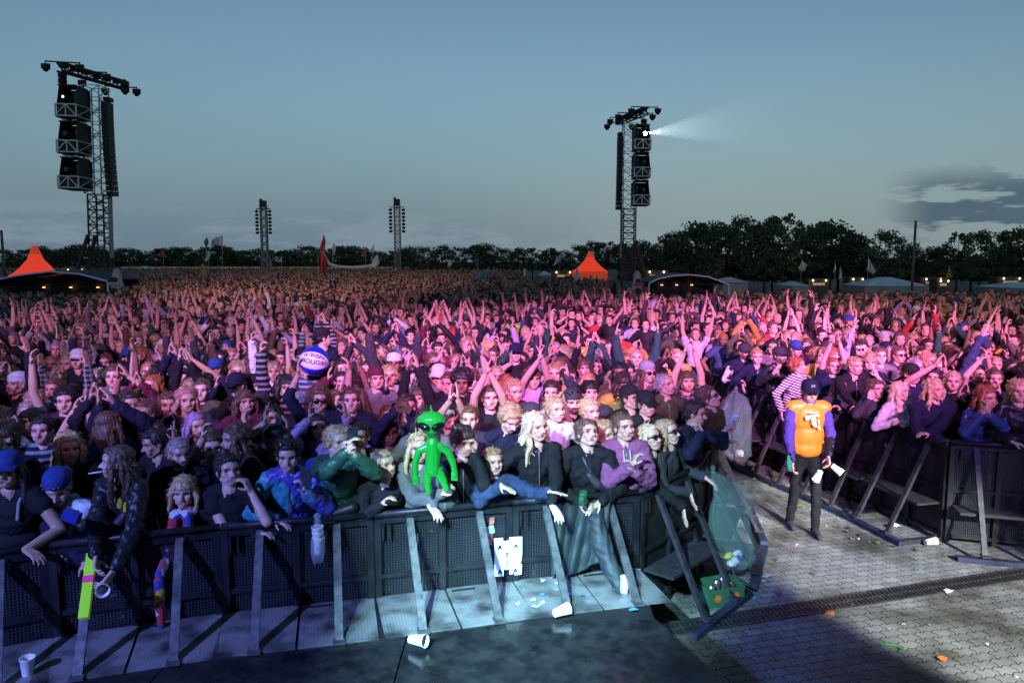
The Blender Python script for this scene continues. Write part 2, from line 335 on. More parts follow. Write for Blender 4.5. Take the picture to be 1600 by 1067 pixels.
# raised black deck in front of the barrier
def deck():
    edge = [p + Vector((0, -.655)) for p in fp]
    root = empty('stage_deck', (0, 3.5, 0), 0, 'raised wet black deck along the foot of the front barrier', 'deck')
    k = max(i for i, p in enumerate(fp) if p.x < -.55)
    cor = xy(atz(1025, 967, PLATZ)); cr2 = xy(atz(1140, 1075, PLATZ)); dr = (cr2 - cor)
    far = cr2 + dr * 2.2
    def panel(pts):
        mb = MB(); mb.prism([(p.x, p.y - 3.5) for p in pts], .06, PLATZ); mb.obj('deck_panel', M_DECK, root)
    xs = [-4.6, -2.2, -.72, 9]
    line = edge[:-1] + [cor]
    def yat(x):
        for a, b in zip(line, line[1:]):
            if a.x <= x <= b.x: return a.y + (b.y - a.y) * (x - a.x) / (b.x - a.x)
        return line[0].y
    panel([Vector((-4.6, .3)), Vector((-2.21, .3)), Vector((-2.21, yat(-2.21)))] + [p for p in reversed(line) if -4.6 < p.x < -2.21] + [Vector((-4.6, yat(-4.59)))])
    panel([Vector((-2.2, .3)), Vector((-.725, .3)), Vector((-.725, yat(-.725)))] + [p for p in reversed(line) if -2.2 < p.x < -.725] + [Vector((-2.2, yat(-2.2)))])
    panel([Vector((-.715, .3)), Vector((far.x, .3)), far, cr2, cor] + [p for p in reversed(line) if -.715 < p.x < cor.x - .05] + [Vector((-.715, yat(-.715)))])
    # support under the tread plates
    mb = MB(); mb.prism([(p.x, p.y - 3.5 - .03) for p in reversed(fp)] + [(p.x, p.y - 3.5 + .004) for p in line[:-1]] + [(cor.x - .01, cor.y - 3.5 + .004)], .06, PLATZ - .002)
    mb.obj('deck_support', M_BLACK, root)
deck()

# drainage channel across the paving
def drain():
    a = xy(atz(1040, 985, 0)); b = xy(atz(1620, 893, 0)); d = b - a; n = 34; L = d.length
    root = empty('drain_channel', (*((a + b) / 2), 0), math.atan2(d.y, d.x), 'long black slotted drain grating across the block paving', 'drain')
    mb = MB(); mb.box((0, 0, .003), (L, .2, .004)); mb.obj('channel_bed', M_BLACK, root)
    mb = MB()
    for s in (-1, 1): mb.box((0, s * .1, .006), (L, .022, .01))
    mb.box((0, 0, .006), (L, .016, .01))
    k = int(L / .045)
    for i in range(k): mb.bar((-L / 2 + i * .045, -.09, .007), (-L / 2 + i * .045 + .03, .09, .007), .018, .009)
    mb.obj('grating', mat('cast_iron', (.09, .085, .08), .5, .6, .4, 12), root)
drain()

# ---------------------------------------------------------------- far setting: trees, towers, tents, flags
leaf_mats = [mat('dark_leaves', (.045, .085, .036), .7, 0, .5, 2.5), mat('olive_leaves', (.07, .10, .036), .7, 0, .5, 2.5)]
M_BARK = mat('bark', (.05, .04, .03), .9, 0, .4, 4)
def crown_mesh(seed, n_cl, n_leaf, airy):
    g = np.random.default_rng(seed); V = []
    for k in range(n_cl):
        t = g.uniform(0, 1); h = .30 + .62 * t; rad = .36 * math.sin(min(1, (1 - t) * 1.25 + .12) * math.pi * .55) + .05
        a = g.uniform(0, 6.283); rr_ = rad * math.sqrt(g.uniform(.05, 1))
        c = np.array([rr_ * math.cos(a), rr_ * math.sin(a), h]); s = g.uniform(.05, .115) * (1 - .35 * airy)
        m = int(n_leaf * g.uniform(.6, 1.3))
        p = g.normal(0, 1, (m, 3)); p /= np.linalg.norm(p, axis=1)[:, None] + 1e-9; p *= (g.uniform(.2, 1, (m, 1)) ** .5) * s * np.array([1.25, 1.25, .8])
        q = c + p; u = g.normal(0, 1, (m, 3)); u /= np.linalg.norm(u, axis=1)[:, None]; w = np.cross(u, g.normal(0, 1, (m, 3))); w /= np.linalg.norm(w, axis=1)[:, None]
        ls = g.uniform(.012, .026, (m, 1))
        V.append(np.stack([q - u * ls, q + w * ls * .7, q + u * ls, q - w * ls * .7], 1).reshape(-1, 3))
    V = np.concatenate(V); me = bpy.data.meshes.new('crown'); nf = len(V) // 4
    me.vertices.add(len(V)); me.vertices.foreach_set('co', V.astype(np.float32).ravel()); me.loops.add(len(V)); me.loops.foreach_set('vertex_index', np.arange(len(V), dtype=np.int32))
    me.polygons.add(nf); me.polygons.foreach_set('loop_start', np.arange(0, len(V), 4, dtype=np.int32)); me.update(); return me
def trunk_mesh(seed):
    g = random.Random(seed); mb = MB(); mb.tube([(0, 0, -.02), (.005, 0, .2), (-.01, .01, .45), (.01, 0, .85)], [.022, .017, .012, .003], 7)
    for i in range(9):
        h = g.uniform(.22, .7); a = g.uniform(0, 6.28); l = g.uniform(.15, .33)
        mb.tube([(0, 0, h), (l * .5 * math.cos(a), l * .5 * math.sin(a), h + l * .4), (l * math.cos(a), l * math.sin(a), h + l * .6)], [.008, .005, .002], 5)
    return mb.mesh('trunk', True, M_BARK)
crowns = [crown_mesh(s, n, l, a) for s, n, l, a in ((1, 90, 46, 0), (2, 75, 46, .3), (3, 105, 42, .1), (4, 60, 36, 1), (5, 120, 44, 0))]
trunks = [trunk_mesh(s) for s in range(3)]
for i, c in enumerate(crowns): c.materials.append(leaf_mats[i % 2])
def tree(px, py_top, d, k, wide, label, group):
    top = at(px, py_top, d); h = top.z + .3
    o = empty('tree', (top.x, d, 0), rnd.uniform(0, 6.28), label, 'tree', group); o.scale = (h * wide, h * wide, h)
    link('trunk', trunks[k % 3], o); link('crown', crowns[k % 5], o); return o
# the tall group beyond the stands: (pixel x, pixel y of the top, kind, width)
tall = [(1010, 378, 0, .9), (1048, 364, 2, .95), (1090, 349, 4, .95), (1128, 347, 0, .85), (1165, 339, 2, .9), (1198, 343, 4, .8), (1226, 330, 3, .75), (1262, 352, 0, .9), (1300, 347, 4, 1.1), (1335, 365, 2, .9),
        (1385, 362, 1, .85), (1420, 382, 0, .9), (1462, 392, 1, .8), (1500, 360, 3, .8), (1535, 362, 1, .75), (1568, 358, 3, .8), (1600, 357, 1, .9), (1650, 352, 0, .9), (1710, 345, 2, .9)]
tw = ['rounded dense tree', 'broad dark tree', 'full-crowned tree', 'airy gappy tree', 'tall bushy tree']
tp = 'just clear of the tower mast|behind the roof of the open bar|behind the peak of the open bar roof|over the far end of the bar roof|first past the bar roof|in the thick of the grove|poking highest above the grove, sky showing through|beside the thin-crowned highest one|spreading with a flat top before the dip|at the dip in the treeline|rising alone past the dip|just before the bare pole|just past the bare pole|over the yellow flag|between two spindly crowns past the yellow flag|second last in view|last in view, at the picture edge|outside the picture edge|farthest outside the picture edge'.split('|')
for i, (px, py, k, w) in enumerate(tall): tree(px, py, 66 + rnd.uniform(-4, 5), k, w, tw[(0, 2, 4, 1, 3)[k] if k != 3 else 3] + ' ' + tp[i], 'tall trees beyond the crowd edge')
for i in range(15):
    px = 1000 + i * 52; tree(px, 392 + rnd.uniform(-6, 14), 74, (0, 2, 4)[i % 3], 1.5, f'low dark tree filling under the tall grove, {ORD[i]} from the tower mast', 'low trees under the tall grove')
mids = [(640, 386), (662, 387), (690, 384), (716, 385), (742, 384), (760, 381), (786, 389), (810, 388), (832, 386), (858, 389), (880, 392), (905, 384), (930, 378), (950, 376), (968, 381), (990, 384)]
for i, (px, py) in enumerate(mids): tree(px, py, 118, i, 1.1, f'dark mid-distance tree, {ORD[i] if i < 15 else "last"} along from the right thin tower', 'mid-distance trees between the towers')
for i in range(34):
    px = 4 + i * 19.0; py = 389 + 3.5 * math.sin(i * 1.7) + 3 * math.sin(i * .61 + 1) + rnd.uniform(-2, 2)
    place = ('left of the tall left tower' if px < 130 else 'between the left tower and the bannered field' if px < 250 else 'behind the white script flag' if px < 350 else 'near the left thin tower' if px < 480 else 'behind the red and white flag' if px < 560 else 'near the right thin tower')
    tree(px, py, 165, i + 1, 1.5, f'small far dark tree {place}, {ORD[i % 15]} along the line' + (' further on' if i >= 15 else '') + (' again' if i >= 30 else ''), 'far treeline behind the field')

# ---- lattice work
def lattice(mb, x0, y0, x1, y1, z0, z1, w=.06, step=.5, wd=None):
    wd = wd or w * .6; c = [(x0, y0), (x1, y0), (x1, y1), (x0, y1)]
    for x, y in c: mb.bar((x, y, z0), (x, y, z1), w)
    n = max(1, round((z1 - z0) / step)); h = (z1 - z0) / n
    for i in range(n):
        za, zb = z0 + i * h, z0 + (i + 1) * h
        for k in range(4):
            a, b = c[k], c[(k + 1) % 4]
            if i % 2: a, b = b, a
            mb.bar((*a, za), (*b, zb), wd); mb.bar((*c[k], zb), (*c[(k + 1) % 4], zb), wd)
def head_lamp(parent, x, y, z, n=1):
    mb = MB()
    for i in range(n):
        q = z - .30 * i
        mb.lathe([(.02, 0), (.17, -.03), (.22, -.14), (.2, -.27), (.13, -.3), (.1, -.38), (.05, -.4)], 9, (x, y, q)); mb.box((x, y, q - .1), (.42, .12, .2))
    mb.tube([(x, y, z + .12), (x, y, z - .02)], .025, 5); mb.obj('moving_head_lamp', M_BLACK, parent)
def main_tower(px, d, s, label, lit):
    """three-storey followspot tower; s=+1 puts the cabins on the +x side"""
    base = at(px, 440, d); root = empty('lighting_tower', (base.x, d, 0), 0, label, 'lighting tower', 'followspot towers')
    mb = MB(); lattice(mb, -.42, -.42, .42, .42, 0, 6.6, .07, .42); mb.obj('mast', M_RUST, root)
    mb = MB(); lattice(mb, -.5, -.55, .42, .42, 6.6, 12.3, .06, .62); mb.obj('upper_mast', M_ALU, root)
    mb = MB(); mb.box((-s * .52, .1, 5.0), (.09, .3, 3.6)); mb.obj('cable_duct', mat('grey_duct', (.3, .33, .34), .6), root)
    mb = MB()
    for dx, dy in ((.55 if s > 0 else -.55, .3), (.5 if s > 0 else -.5, -.5)): mb.bar((dx * .8, dy, 4.4), (dx * 3.4, dy * 2, -.05), .16)
    mb.obj('brace', M_RUST, root)
    xa, xb = (.02, 1.1) if s > 0 else (-1.1, -.02); xc = (xa + xb) / 2; w = xb - xa; D = 1.3; y0 = -1.9
    for i in range(3):
        z = 6.75 + i * 1.82
        cab = MB()
        cab.box((xc, y0 + D / 2, z), (w, D, .08)); cab.box((xc, y0 + D + .01, z + .8), (w, .05, 1.5)); cab.box((xc, y0 + D / 2, z + 1.6), (w * .86, D * .8, .07))
        for xs, t in ((xa, 1), (xb, -1)):
            cab.add([(xs, y0 + .1, z + .55), (xs, y0 + D, z + .05), (xs + t * .08, y0 + D, z + 1.62), (xs + t * .1, y0 + .22, z + 1.62), (xs + t * .03, y0 + .1, z + .55), (xs + t * .03, y0 + D, z + .05), (xs + t * .11, y0 + D, z + 1.62), (xs + t * .13, y0 + .22, z + 1.62)], [(0, 1, 2, 3), (7, 6, 5, 4), (0, 3, 7, 4), (1, 5, 6, 2), (2, 6, 7, 3), (0, 4, 5, 1)])
        o = cab.obj('cabin', M_BLACK, root)
        g = MB(); zz = (z + .04, z + .62)
        for q in zz: g.bar((xa, y0, q), (xb, y0, q), .06); g.bar((xa, y0, q), (xa, y0 + D, q), .05); g.bar((xb, y0, q), (xb, y0 + D, q), .05)
        for x in (xa, xc, xb): g.bar((x, y0, zz[0]), (x, y0, zz[1]), .055)
        g.bar((xa, y0, zz[0]), (xc, y0, zz[1]), .05); g.bar((xb, y0, zz[0]), (xc, y0, zz[1]), .05)
        for x in (xa, xb): g.bar((x, y0, zz[0]), (x, y0 + D, zz[1]), .045)
        g.obj('guard_rail', M_ALU, o)
        b = MB(); b.box((xc, y0 + .05, z + .33), (w - .1, .02, .5)); b.obj('kick_board', mat('brown_board', (.035, .025, .022), .7), o)
        f = MB(); f.tube([(xc - s * .05, y0 + .45, z + .95), (xc + s * .12, y0 + .02, z + .98)], [.12, .14], 10).bar((xc, y0 + .3, z + .85), (xc, y0 + .3, z + .05), .05).tube([(xc - s * .35, y0 + .5, z + .1), (xc - s * .33, y0 + .5, z + .9), (xc - s * .3, y0 + .45, z + 1.3)], [.16, .2, .1], 8)
        f.obj('followspot', mat('lamp_housing', (.04, .05, .055), .4, .3), o)
        lens = MB(); lens.lathe([(0, 0), (.13 if s > 0 else .05, 0)], 14, (xc + s * .12, y0 - .01, z + .985), Matrix.Rotation(R(90), 3, 'X'))
        on = lit[2 - i]
        lens.obj('lens', mat(f'lens_glow_{on}', (.8, .9, .9), .2, emit=((.85, 1, 1), on)), o) if on else None
        if i: b = MB(); b.bar((xa + .15, y0 + .3, z - .1), (xa + .4, y0 + .3, z - .14), .07); b.bar((xb - .15, y0 + .3, z - .1), (xb - .4, y0 + .3, z - .14), .07); b.obj('clamp', M_ALU, root)
    la = MB()
    for k in range(17):
        t = k / 16; z = 11.3 - k * .29; la.box((-s * .74, -.35 + .0012 * k * k, z), (.36, .6, .275), Matrix.Rotation(.004 * k, 3, 'X'))
    la.box((-s * .74, -.2, 11.62), (.3, .5, .2)); la.obj('line_array', mat('speaker_black', (.016, .018, .02), .6, 0, .5, 20), root)
    t = MB(); a0, a1 = Vector((s * .66, -2.1, 12.8)), Vector((-s * .6, 1.7, 12.8))
    ax, ay, _ = frame_of(a1 - a0); cs = [ax * .2 + ay * .2, ax * .2 - ay * .2, ax * -.2 - ay * .2, ax * -.2 + ay * .2]
    for c in cs: t.bar(a0 + c, a1 + c, .08)
    for k in range(8):
        p, q = a0.lerp(a1, k / 8), a0.lerp(a1, (k + 1) / 8)
        for j in range(4): t.bar(p + cs[j], q + cs[(j + 1) % 4], .05)
    for k in range(6): p = a0.lerp(a1, (k + .3) / 6); t.box(p + Vector((0, 0, .12)), (.34, .3, .26))
    t.obj('top_truss', M_BLACK, root)
    for k, (u, z) in enumerate(((.04, 13.1), (.36, 12.95), (.66, 12.85), (.95, 12.7))):
        p = a0.lerp(a1, u); L = 1.25 if k in (1, 2) else .95
        arm = MB(); arm.bar((p.x - 1.2 * (.75 if k in (0, 3) else 1), p.y, z), (p.x + 1.2 * (.75 if k in (0, 3) else 1), p.y, z - .05), .06); arm.obj('lamp_arm', M_BLACK, root)
        for e in (-1, 1): head_lamp(root, p.x + e * 1.16 * (.75 if k in (0, 3) else 1), p.y, z - .12, 2 if (k, e) in ((1, -1), (2, 1)) else 1)
    return root, Vector((base.x + xc + s * .12, d + y0 - .05, 6.75 + 2 * 1.82 + .985))
towL, lensL = main_tower(158, 41, -1, 'nearer black three-cabin lighting tower rising above the left bar and orange tent', (9, 0, 0))
towL.rotation_euler = (0, R(1.7), 0)
towR, lensR = main_tower(981, 52, 1, 'three-cabin lighting tower with the bright followspot beam, before the tall trees', (60, 0, 0))
def thin_tower(px, d, label):
    base = at(px, 430, d); root = empty('speaker_mast', (base.x, d, 0), 0, label, 'speaker tower', 'thin speaker masts far back'); k = d / 110
    mb = MB(); lattice(mb, -.4 * k, -.3, .4 * k, .4, 0, 11.2 * k, .13, .62 * k, .09); mb.obj('mast', mat('galvanised_lattice', (.16, .18, .18), .5, .5), root)
    b = MB(); b.box((0, 0, 11.4 * k), (.85 * k, .8, .9 * k)).box((-.3 * k, 0, 11.9 * k), (.3 * k, .5, .4 * k)); b.obj('top_box', M_BLACK, root)
    for s in (-1, 1):
        a = MB(); a.bar((0, 0, 10.7 * k), (s * 1.05 * k, 0, 10.7 * k), .12).bar((0, 0, 7.3 * k), (s * .9 * k, 0, 7.3 * k), .08).bar((s * .92 * k, 0, 10.7 * k), (s * .92 * k, 0, 7.2 * k), .05); a.obj('side_arm', M_BLACK, root)
        for i in range(7): c = MB(); z = (10.3 - i * .52) * k; c.lathe([(.05 * k, .2 * k), (.3 * k, .1 * k), (.22 * k, -.15 * k), (.03, -.2 * k)], 6, (s * .95 * k, -.1, z)); c.obj('horn_speaker', M_BLACK, root)
thin_tower(415, 108, 'thin lattice mast with two columns of speakers, the one beyond the script flag')
thin_tower(622, 116, 'thin lattice mast with two columns of speakers, nearer the middle of the skyline')

# ---- orange peaked tents, open bars, banner fence, white tents, sculptures, poles, flags
def peak_tent(px, top, base, half, d, label):
    p = at(px, top, d); zb = at(px, base, d).z; w = half * d / F_PX; h = p.z - zb
    root = empty('peaked_tent', (p.x, d, 0), R(14), label, 'tent', 'orange peaked tents')
    mb = MB(); prof = [(1, 0), (.8, .10), (.62, .23), (.45, .4), (.33, .56), (.25, .72), (.21, .74)]
    n = 16; ring = lambda t: (lambda c, s: (c / max(abs(c), abs(s)) * .85 + c * .15, s / max(abs(c), abs(s)) * .85 + s * .15))(math.cos(t), math.sin(t))
    v = []; f = []
    for i, (r, z) in enumerate(prof):
        for j in range(n):
            t = 2 * math.pi * (j + .5) / n; c = ring(t) if i < 4 else (math.cos(t), math.sin(t)); v.append((c[0] * r * w, c[1] * r * w, zb + z * h))
    for i in range(len(prof) - 1):
        for j in range(n): a, b = i * n + j, i * n + (j + 1) % n; f.append((a, b, b + n, a + n))
    mb.add(v, f)
    fab = mat('glowing_orange_canvas', (.7, .09, .035), .7, 0, .12, 1.5, emit=((1, .055, .02), .62)); mb.obj('canopy', fab, root, True)  # canopy, cap and walls emit the glow themselves, no lamp inside
    c = MB(); c.lathe([(.25 * w, zb + .715 * h), (.2 * w, zb + .82 * h), (.13 * w, zb + .97 * h), (.1 * w, zb + h), (0, zb + h)], 14); c.obj('vent_cap', mat('glowing_cap_canvas', (.65, .14, .05), .7, emit=((1, .08, .03), .32)), root, True)
    sk = MB()
    for a in range(4):
        q = Matrix.Rotation(a * math.pi / 2, 3, 'Z'); sk.box(q @ Vector((0, w * .86, zb - .55)), (w * 1.6, .04, 1.1), q)
    sk.obj('side_wall', mat('glowing_wall_canvas', (.6, .16, .06), .7, emit=((1, .10, .03), .22)), root)
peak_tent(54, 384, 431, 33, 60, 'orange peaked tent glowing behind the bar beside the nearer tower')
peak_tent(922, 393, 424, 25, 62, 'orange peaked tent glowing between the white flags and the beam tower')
M_BARC = mat('dark_purple_canvas', (.02, .018, .05), .7, 0, .3, 2); M_TRIM = mat('glowing_lilac_trim', (.5, .45, .68), .6, 0, .05, 3, emit=((.5, .45, 1), .05))  # trim is no lamp: a faint glow is put into its material
def open_bar(prof, d, depth, label, z_low):
    pts = [at(px, py, d) for px, py in prof]; cx = sum(p.x for p in pts) / len(pts)
    root = empty('open_bar', (cx, d, 0), 0, label, 'bar', 'open curved-roof bars'); q = [(p.x - cx, p.z) for p in pts]
    r = MB(); n = len(q)
    v = [(x, 0, z) for x, z in q] + [(x, depth, z + .02) for x, z in q] + [(x, 0, z + .07) for x, z in q] + [(x, depth, z + .09) for x, z in q]
    f = []
    for i in range(n - 1): f += [(i, i + 1, n + i + 1, n + i), (2 * n + i, 3 * n + i, 3 * n + i + 1, 2 * n + i + 1)]
    r.add(v, f); r.obj('roof', M_BARC, root)
    t = MB()
    for (xa, za), (xb, zb) in zip(q, q[1:]): t.bar((xa, -.05, za + .03), (xb, -.05, zb + .03), .05, .075)
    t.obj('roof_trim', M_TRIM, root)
    k = MB(); k.add([(x, depth - .1, z) for x, z in q] + [(q[-1][0], depth - .1, 0), (q[0][0], depth - .1, 0)], [tuple(range(n + 2))]); k.obj('back_wall', M_BARC, root)
    for x, z in (q[0], q[-1], q[n // 2]):
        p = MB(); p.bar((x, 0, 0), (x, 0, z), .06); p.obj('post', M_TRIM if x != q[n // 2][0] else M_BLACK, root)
    p = MB()
    for i in range(1, 6): x = q[0][0] + (q[-1][0] - q[0][0]) * i / 6; p.bar((x, .1, 1.9), (x, depth - .2, 1.9), .05)
    p.bar((q[0][0], .4, 1.75), (q[-1][0], .4, 1.75), .05); p.obj('ceiling_frame', M_BLACK, root)
    c = MB(); c.box(((q[0][0] + q[-1][0]) / 2, .6, .5), (q[-1][0] - q[0][0] - .6, .6, 1.05)); c.obj('counter', mat('bar_counter', (.05, .03, .06), .5), root)
    l = MB()
    for i in range(3): l.box((q[0][0] + (q[-1][0] - q[0][0]) * (.3 + .2 * i), depth - .25, 1.65), (.12, .06, .08))
    l.obj('lamp', mat('amber_lamp', (.9, .5, .2), .4, emit=((1, .55, .2), 5)), root)
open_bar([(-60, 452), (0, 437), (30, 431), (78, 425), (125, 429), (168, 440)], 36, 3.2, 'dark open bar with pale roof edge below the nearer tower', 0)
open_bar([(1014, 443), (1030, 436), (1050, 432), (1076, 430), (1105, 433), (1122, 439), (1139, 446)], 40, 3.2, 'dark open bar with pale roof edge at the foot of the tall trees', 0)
def banner_fence():
    a, b = at(190, 417, 150), at(822, 421, 150); root = empty('banner_fence', ((a.x + b.x) / 2, 150, 0), 0, 'long straw-coloured banner fence at the back of the field', 'fence'); w = b.x - a.x
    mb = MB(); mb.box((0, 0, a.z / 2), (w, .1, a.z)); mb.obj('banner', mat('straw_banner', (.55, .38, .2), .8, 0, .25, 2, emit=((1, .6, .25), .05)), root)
    p = MB()
    for i in range(30): p.bar((-w / 2 + w * i / 29, -.12, 0), (-w / 2 + w * i / 29, -.12, a.z + .15), .08)
    p.obj('post_row', M_RUST, root); root.children[-1].name = 'post_frame'
banner_fence()
def marquee(px0, px1, top, base, d, label):
    a, b, t = at(px0, base, d), at(px1, base, d), at((px0 + px1) / 2, top, d); w = b.x - a.x
    root = empty('white_marquee', (t.x, d, 0), 0, label, 'tent', 'white marquees under the trees')
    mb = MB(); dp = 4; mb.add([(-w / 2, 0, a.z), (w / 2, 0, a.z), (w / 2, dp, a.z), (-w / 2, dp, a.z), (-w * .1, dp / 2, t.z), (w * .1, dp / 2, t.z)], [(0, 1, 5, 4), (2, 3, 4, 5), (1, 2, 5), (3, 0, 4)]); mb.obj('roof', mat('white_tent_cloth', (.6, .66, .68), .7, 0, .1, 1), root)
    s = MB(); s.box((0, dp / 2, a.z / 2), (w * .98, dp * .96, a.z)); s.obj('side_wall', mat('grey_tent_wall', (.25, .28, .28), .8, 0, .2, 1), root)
marquee(1352, 1455, 434, 447, 56, 'long low white marquee behind the bare pole'); marquee(1238, 1268, 441, 447, 56, 'small white marquee under the grove beside the first small flag'); marquee(1130, 1170, 434, 441, 58, 'white marquee just past the end of the bar roof'); marquee(1572, 1660, 442, 450, 56, 'white marquee at the picture edge under the last trees'); marquee(206, 232, 416, 421, 140, 'tiny white marquee far off by the banner fence'); marquee(842, 862, 424, 430, 100, 'tiny white stall beside the orange tent')
def stall(px, py, d, w, label):
    p = at(px, py, d); root = empty('lit_stall', (p.x, d, 0), 0, label, 'stall', 'lit stalls under the trees')
    b = MB(); b.box((0, .7, p.z / 2), (w, 1.2, p.z + .9)); b.obj('booth', mat('stall_boards', (.12, .09, .06), .8), root)
    h = MB(); h.box((0, .08, p.z), (w * .55, .04, .2)); h.obj('serving_hatch', mat('warm_hatch', (.9, .7, .4), .5, 0, .5, 3, emit=((1, .72, .35), .18)), root)
    for i in range(2): l = MB(); l.lathe([(.02, .1), (.07, .04), (.07, -.04), (.02, -.08)], 8, ((i - .5) * w * .6, -.05, p.z + .3)); l.obj('bulb', mat('warm_bulb', (1, .8, .5), .4, emit=((1, .75, .4), 3)), root)
for px, py, d, w, lb in ((1026, 431, 60, 1.9, 'brightest warm-lit stall just past the beam tower'), (1280, 444, 62, 1.8, 'warm-lit stall beside the small white marquee'), (1340, 442, 62, 1.3, 'warm-lit stall between two pennants'), (1458, 442, 62, 2, 'warm-lit stall just past the bare pole'), (1475, 445, 60, 1, 'small warm-lit stall below the yellow flag'), (1580, 441, 62, 2.2, 'warm-lit stall under the last trees'), (118, 427, 70, 2.2, 'warm-lit stall behind the bar at the foot of the nearer tower'), (880, 431, 66, 2, 'dim stall beside the orange tent by the white flag')): stall(px, py, d, w, lb)
def sculpture(px, top, base, d, label, red):
    t, b = at(px, top, d), at(px, base, d); s = t.z - b.z
    root = empty('rocket_sculpture', (t.x, d, 0), 0, label, 'sculpture', 'grey rocket sculptures'); m = mat('grey_fibreglass', (.30, .34, .37), .5, 0, .3, 3)
    z = b.z - .6
    mb = MB(); mb.lathe([(.3 * s, 0), (.33 * s, z), (.32 * s, z + .45 * s), (.22 * s, z + .75 * s), (.17 * s, z + 1.0 * s), (.16 * s, z + 1.25 * s), (.08 * s, z + 1.42 * s), (0, z + 1.45 * s)], 12); mb.obj('hull', m, root, True)
    for zz, r in ((.58, .15), (1.02, .1)): w = MB(); w.lathe([(0, 0), (r * s, 0), (r * s, -.2 * s)], 12, (0, -.33 * s, z + zz * s), Matrix.Rotation(R(90), 3, 'X')); w.obj('porthole', M_BLACK, root)
    p = MB(); p.box((.03 * s, -.33 * s, z + .88 * s), (.42 * s, .03, .12 * s)); p.obj('plate', mat('red_plate', (.4, .03, .05), .5) if red else m, root)
    if red: q = MB(); q.box((.36 * s, 0, z + .5 * s), (.12 * s, .3 * s, .5 * s)); q.obj('fin', mat('red_plate'), root)
sculpture(182, 418, 460, 35, 'grey rocket sculpture beside the bar under the nearer tower', 0); sculpture(996, 421, 458, 38, 'grey rocket sculpture with a red fin at the foot of the beam tower', 1)
def pole(px, top, d, r, label):
    p = at(px, top, d); root = MB(); root.tube([(0, 0, 0), (0, 0, p.z)], [r, r * .85], 8); o = root.obj('wooden_pole', mat('weathered_wood', (.10, .085, .07), .8, 0, .3, 3, stretch=(8, 8, .6)), None, True); o.location = (p.x, d, 0); tag(o, label, 'pole', 'bare wooden poles')
pole(1431, 345, 44, .085, 'tall bare wooden pole before the right-hand trees'); pole(2, 360, 44, .085, 'bare wooden pole cut by the picture edge past the orange tent'); pole(171, 378, 44, .05, 'short thin pole between the nearer tower and the rocket sculpture')
def flag(px, top, size, d, shape, c1, c2, lean, label, pole_base):
    """shape: px offsets of the cloth outline from (px, top)"""
    base = at(pole_base if pole_base else px, 470, d); root = empty('flag', (base.x, d, 0), 0, label, 'flag', 'flags over the crowd')
    P = [at(px + x, top + y, d) - Vector((base.x, d, 0)) for x, y in shape]
    po = MB(); po.tube([(0, 0, 1.2), P[0] + Vector((0, .03, .08))], .012 * max(1, d / 35), 5); po.obj('pole', mat('flag_pole', (.3, .3, .28), .6), root)
    bm = bmesh.new(); vs = [bm.verts.new(p) for p in P]; bm.faces.new(vs); bmesh.ops.triangulate(bm, faces=bm.faces[:]); bmesh.ops.subdivide_edges(bm, edges=bm.edges[:], cuts=5, use_grid_fill=True)
    sz = max((a - b).length for a in P for b in P)
    for v in bm.verts: v.co.y += .1 * sz * math.sin(v.co.x / sz * 9 + v.co.z / sz * 5)
    me = bpy.data.meshes.new('cloth'); bm.to_mesh(me); bm.free(); me.polygons.foreach_set('use_smooth', [True] * len(me.polygons))
    me.materials.append(mat('flag_cloth_%.2f_%.2f_%.2f' % c1, c1, .8, 0, .15, 3)); o = link('cloth', me, root); so = o.modifiers.new('thickness', 'SOLIDIFY'); so.thickness = .01
    if c2:
        q = MB(); c = sum(P, Vector()) / len(P)
        for sgn in (-1, 1):
            ps = [c + (p - c) * .42 for p in P]; q.add([p + Vector((0, sgn * .1 * sz - .0, 0)) + Vector((0, 0, 0)) for p in ps], [tuple(range(len(ps)))])
        q2 = MB()
        for k in range(len(P)): a = c + (P[k] - c) * .5; b = c + (P[(k + 1) % len(P)] - c) * .5; q2.bar(a + Vector((0, -.13 * sz, 0)), b + Vector((0, -.13 * sz, 0)), .07 * sz, .01)
        q2.obj('emblem', mat('flag_mark_%.2f_%.2f_%.2f' % c2, c2, .8), root)
    return root
W, G_, RD, YL, BL = (.6, .64, .64), (.03, .22, .10), (.5, .02, .03), (.55, .42, .05), (.05, .08, .3)
flag(347, 368, 0, 70, [(0, 0), (0, 16), (-10, 15), (-20, 22), (-17, 8), (-10, 3)], W, (.02, .02, .02), 0, 'white flag with black script on the tallest pole', 349)
flag(322, 371, 0, 75, [(0, 0), (3, 4), (4, 12), (-1, 17), (-3, 8)], G_, None, 0, 'small green flag beside the white script flag', 323)
flag(326, 392, 0, 75, [(0, 0), (3, 6), (1, 14), (-6, 17), (-4, 8)], W, None, 0, 'plain white flag below the green one', 327)
flag(256, 391, 0, 120, [(0, 0), (2, 7), (-9, 12), (-9, 6)], RD, W, 0, 'small red flag far off before the banner fence', 257)
flag(318, 412, 0, 60, [(0, 0), (4, 6), (3, 18), (0, 26), (-3, 14), (-4, 4)], (.25, .36, .06), YL, 0, 'green and yellow hanging banner in the back crowd', 318)
flag(420, 399, 0, 110, [(0, 0), (4, 8), (5, 22), (1, 26), (1, 12)], (.35, .28, .2), BL, 0, 'purple and yellow pennant below the left thin mast', 420)
flag(440, 401, 0, 110, [(0, 0), (1, 8), (-5, 9), (-3, 4)], W, None, 0, 'tiny white flag beside the purple and yellow pennant', 441)
danish = flag(505, 366, 0, 85, [(0, 0), (3, 12), (4, 28), (8, 42), (5, 54), (0, 62), (-6, 62), (-7, 50), (-2, 36), (-3, 16)], RD, None, 0, 'tallest red flag with a white cross, drooping', 503)
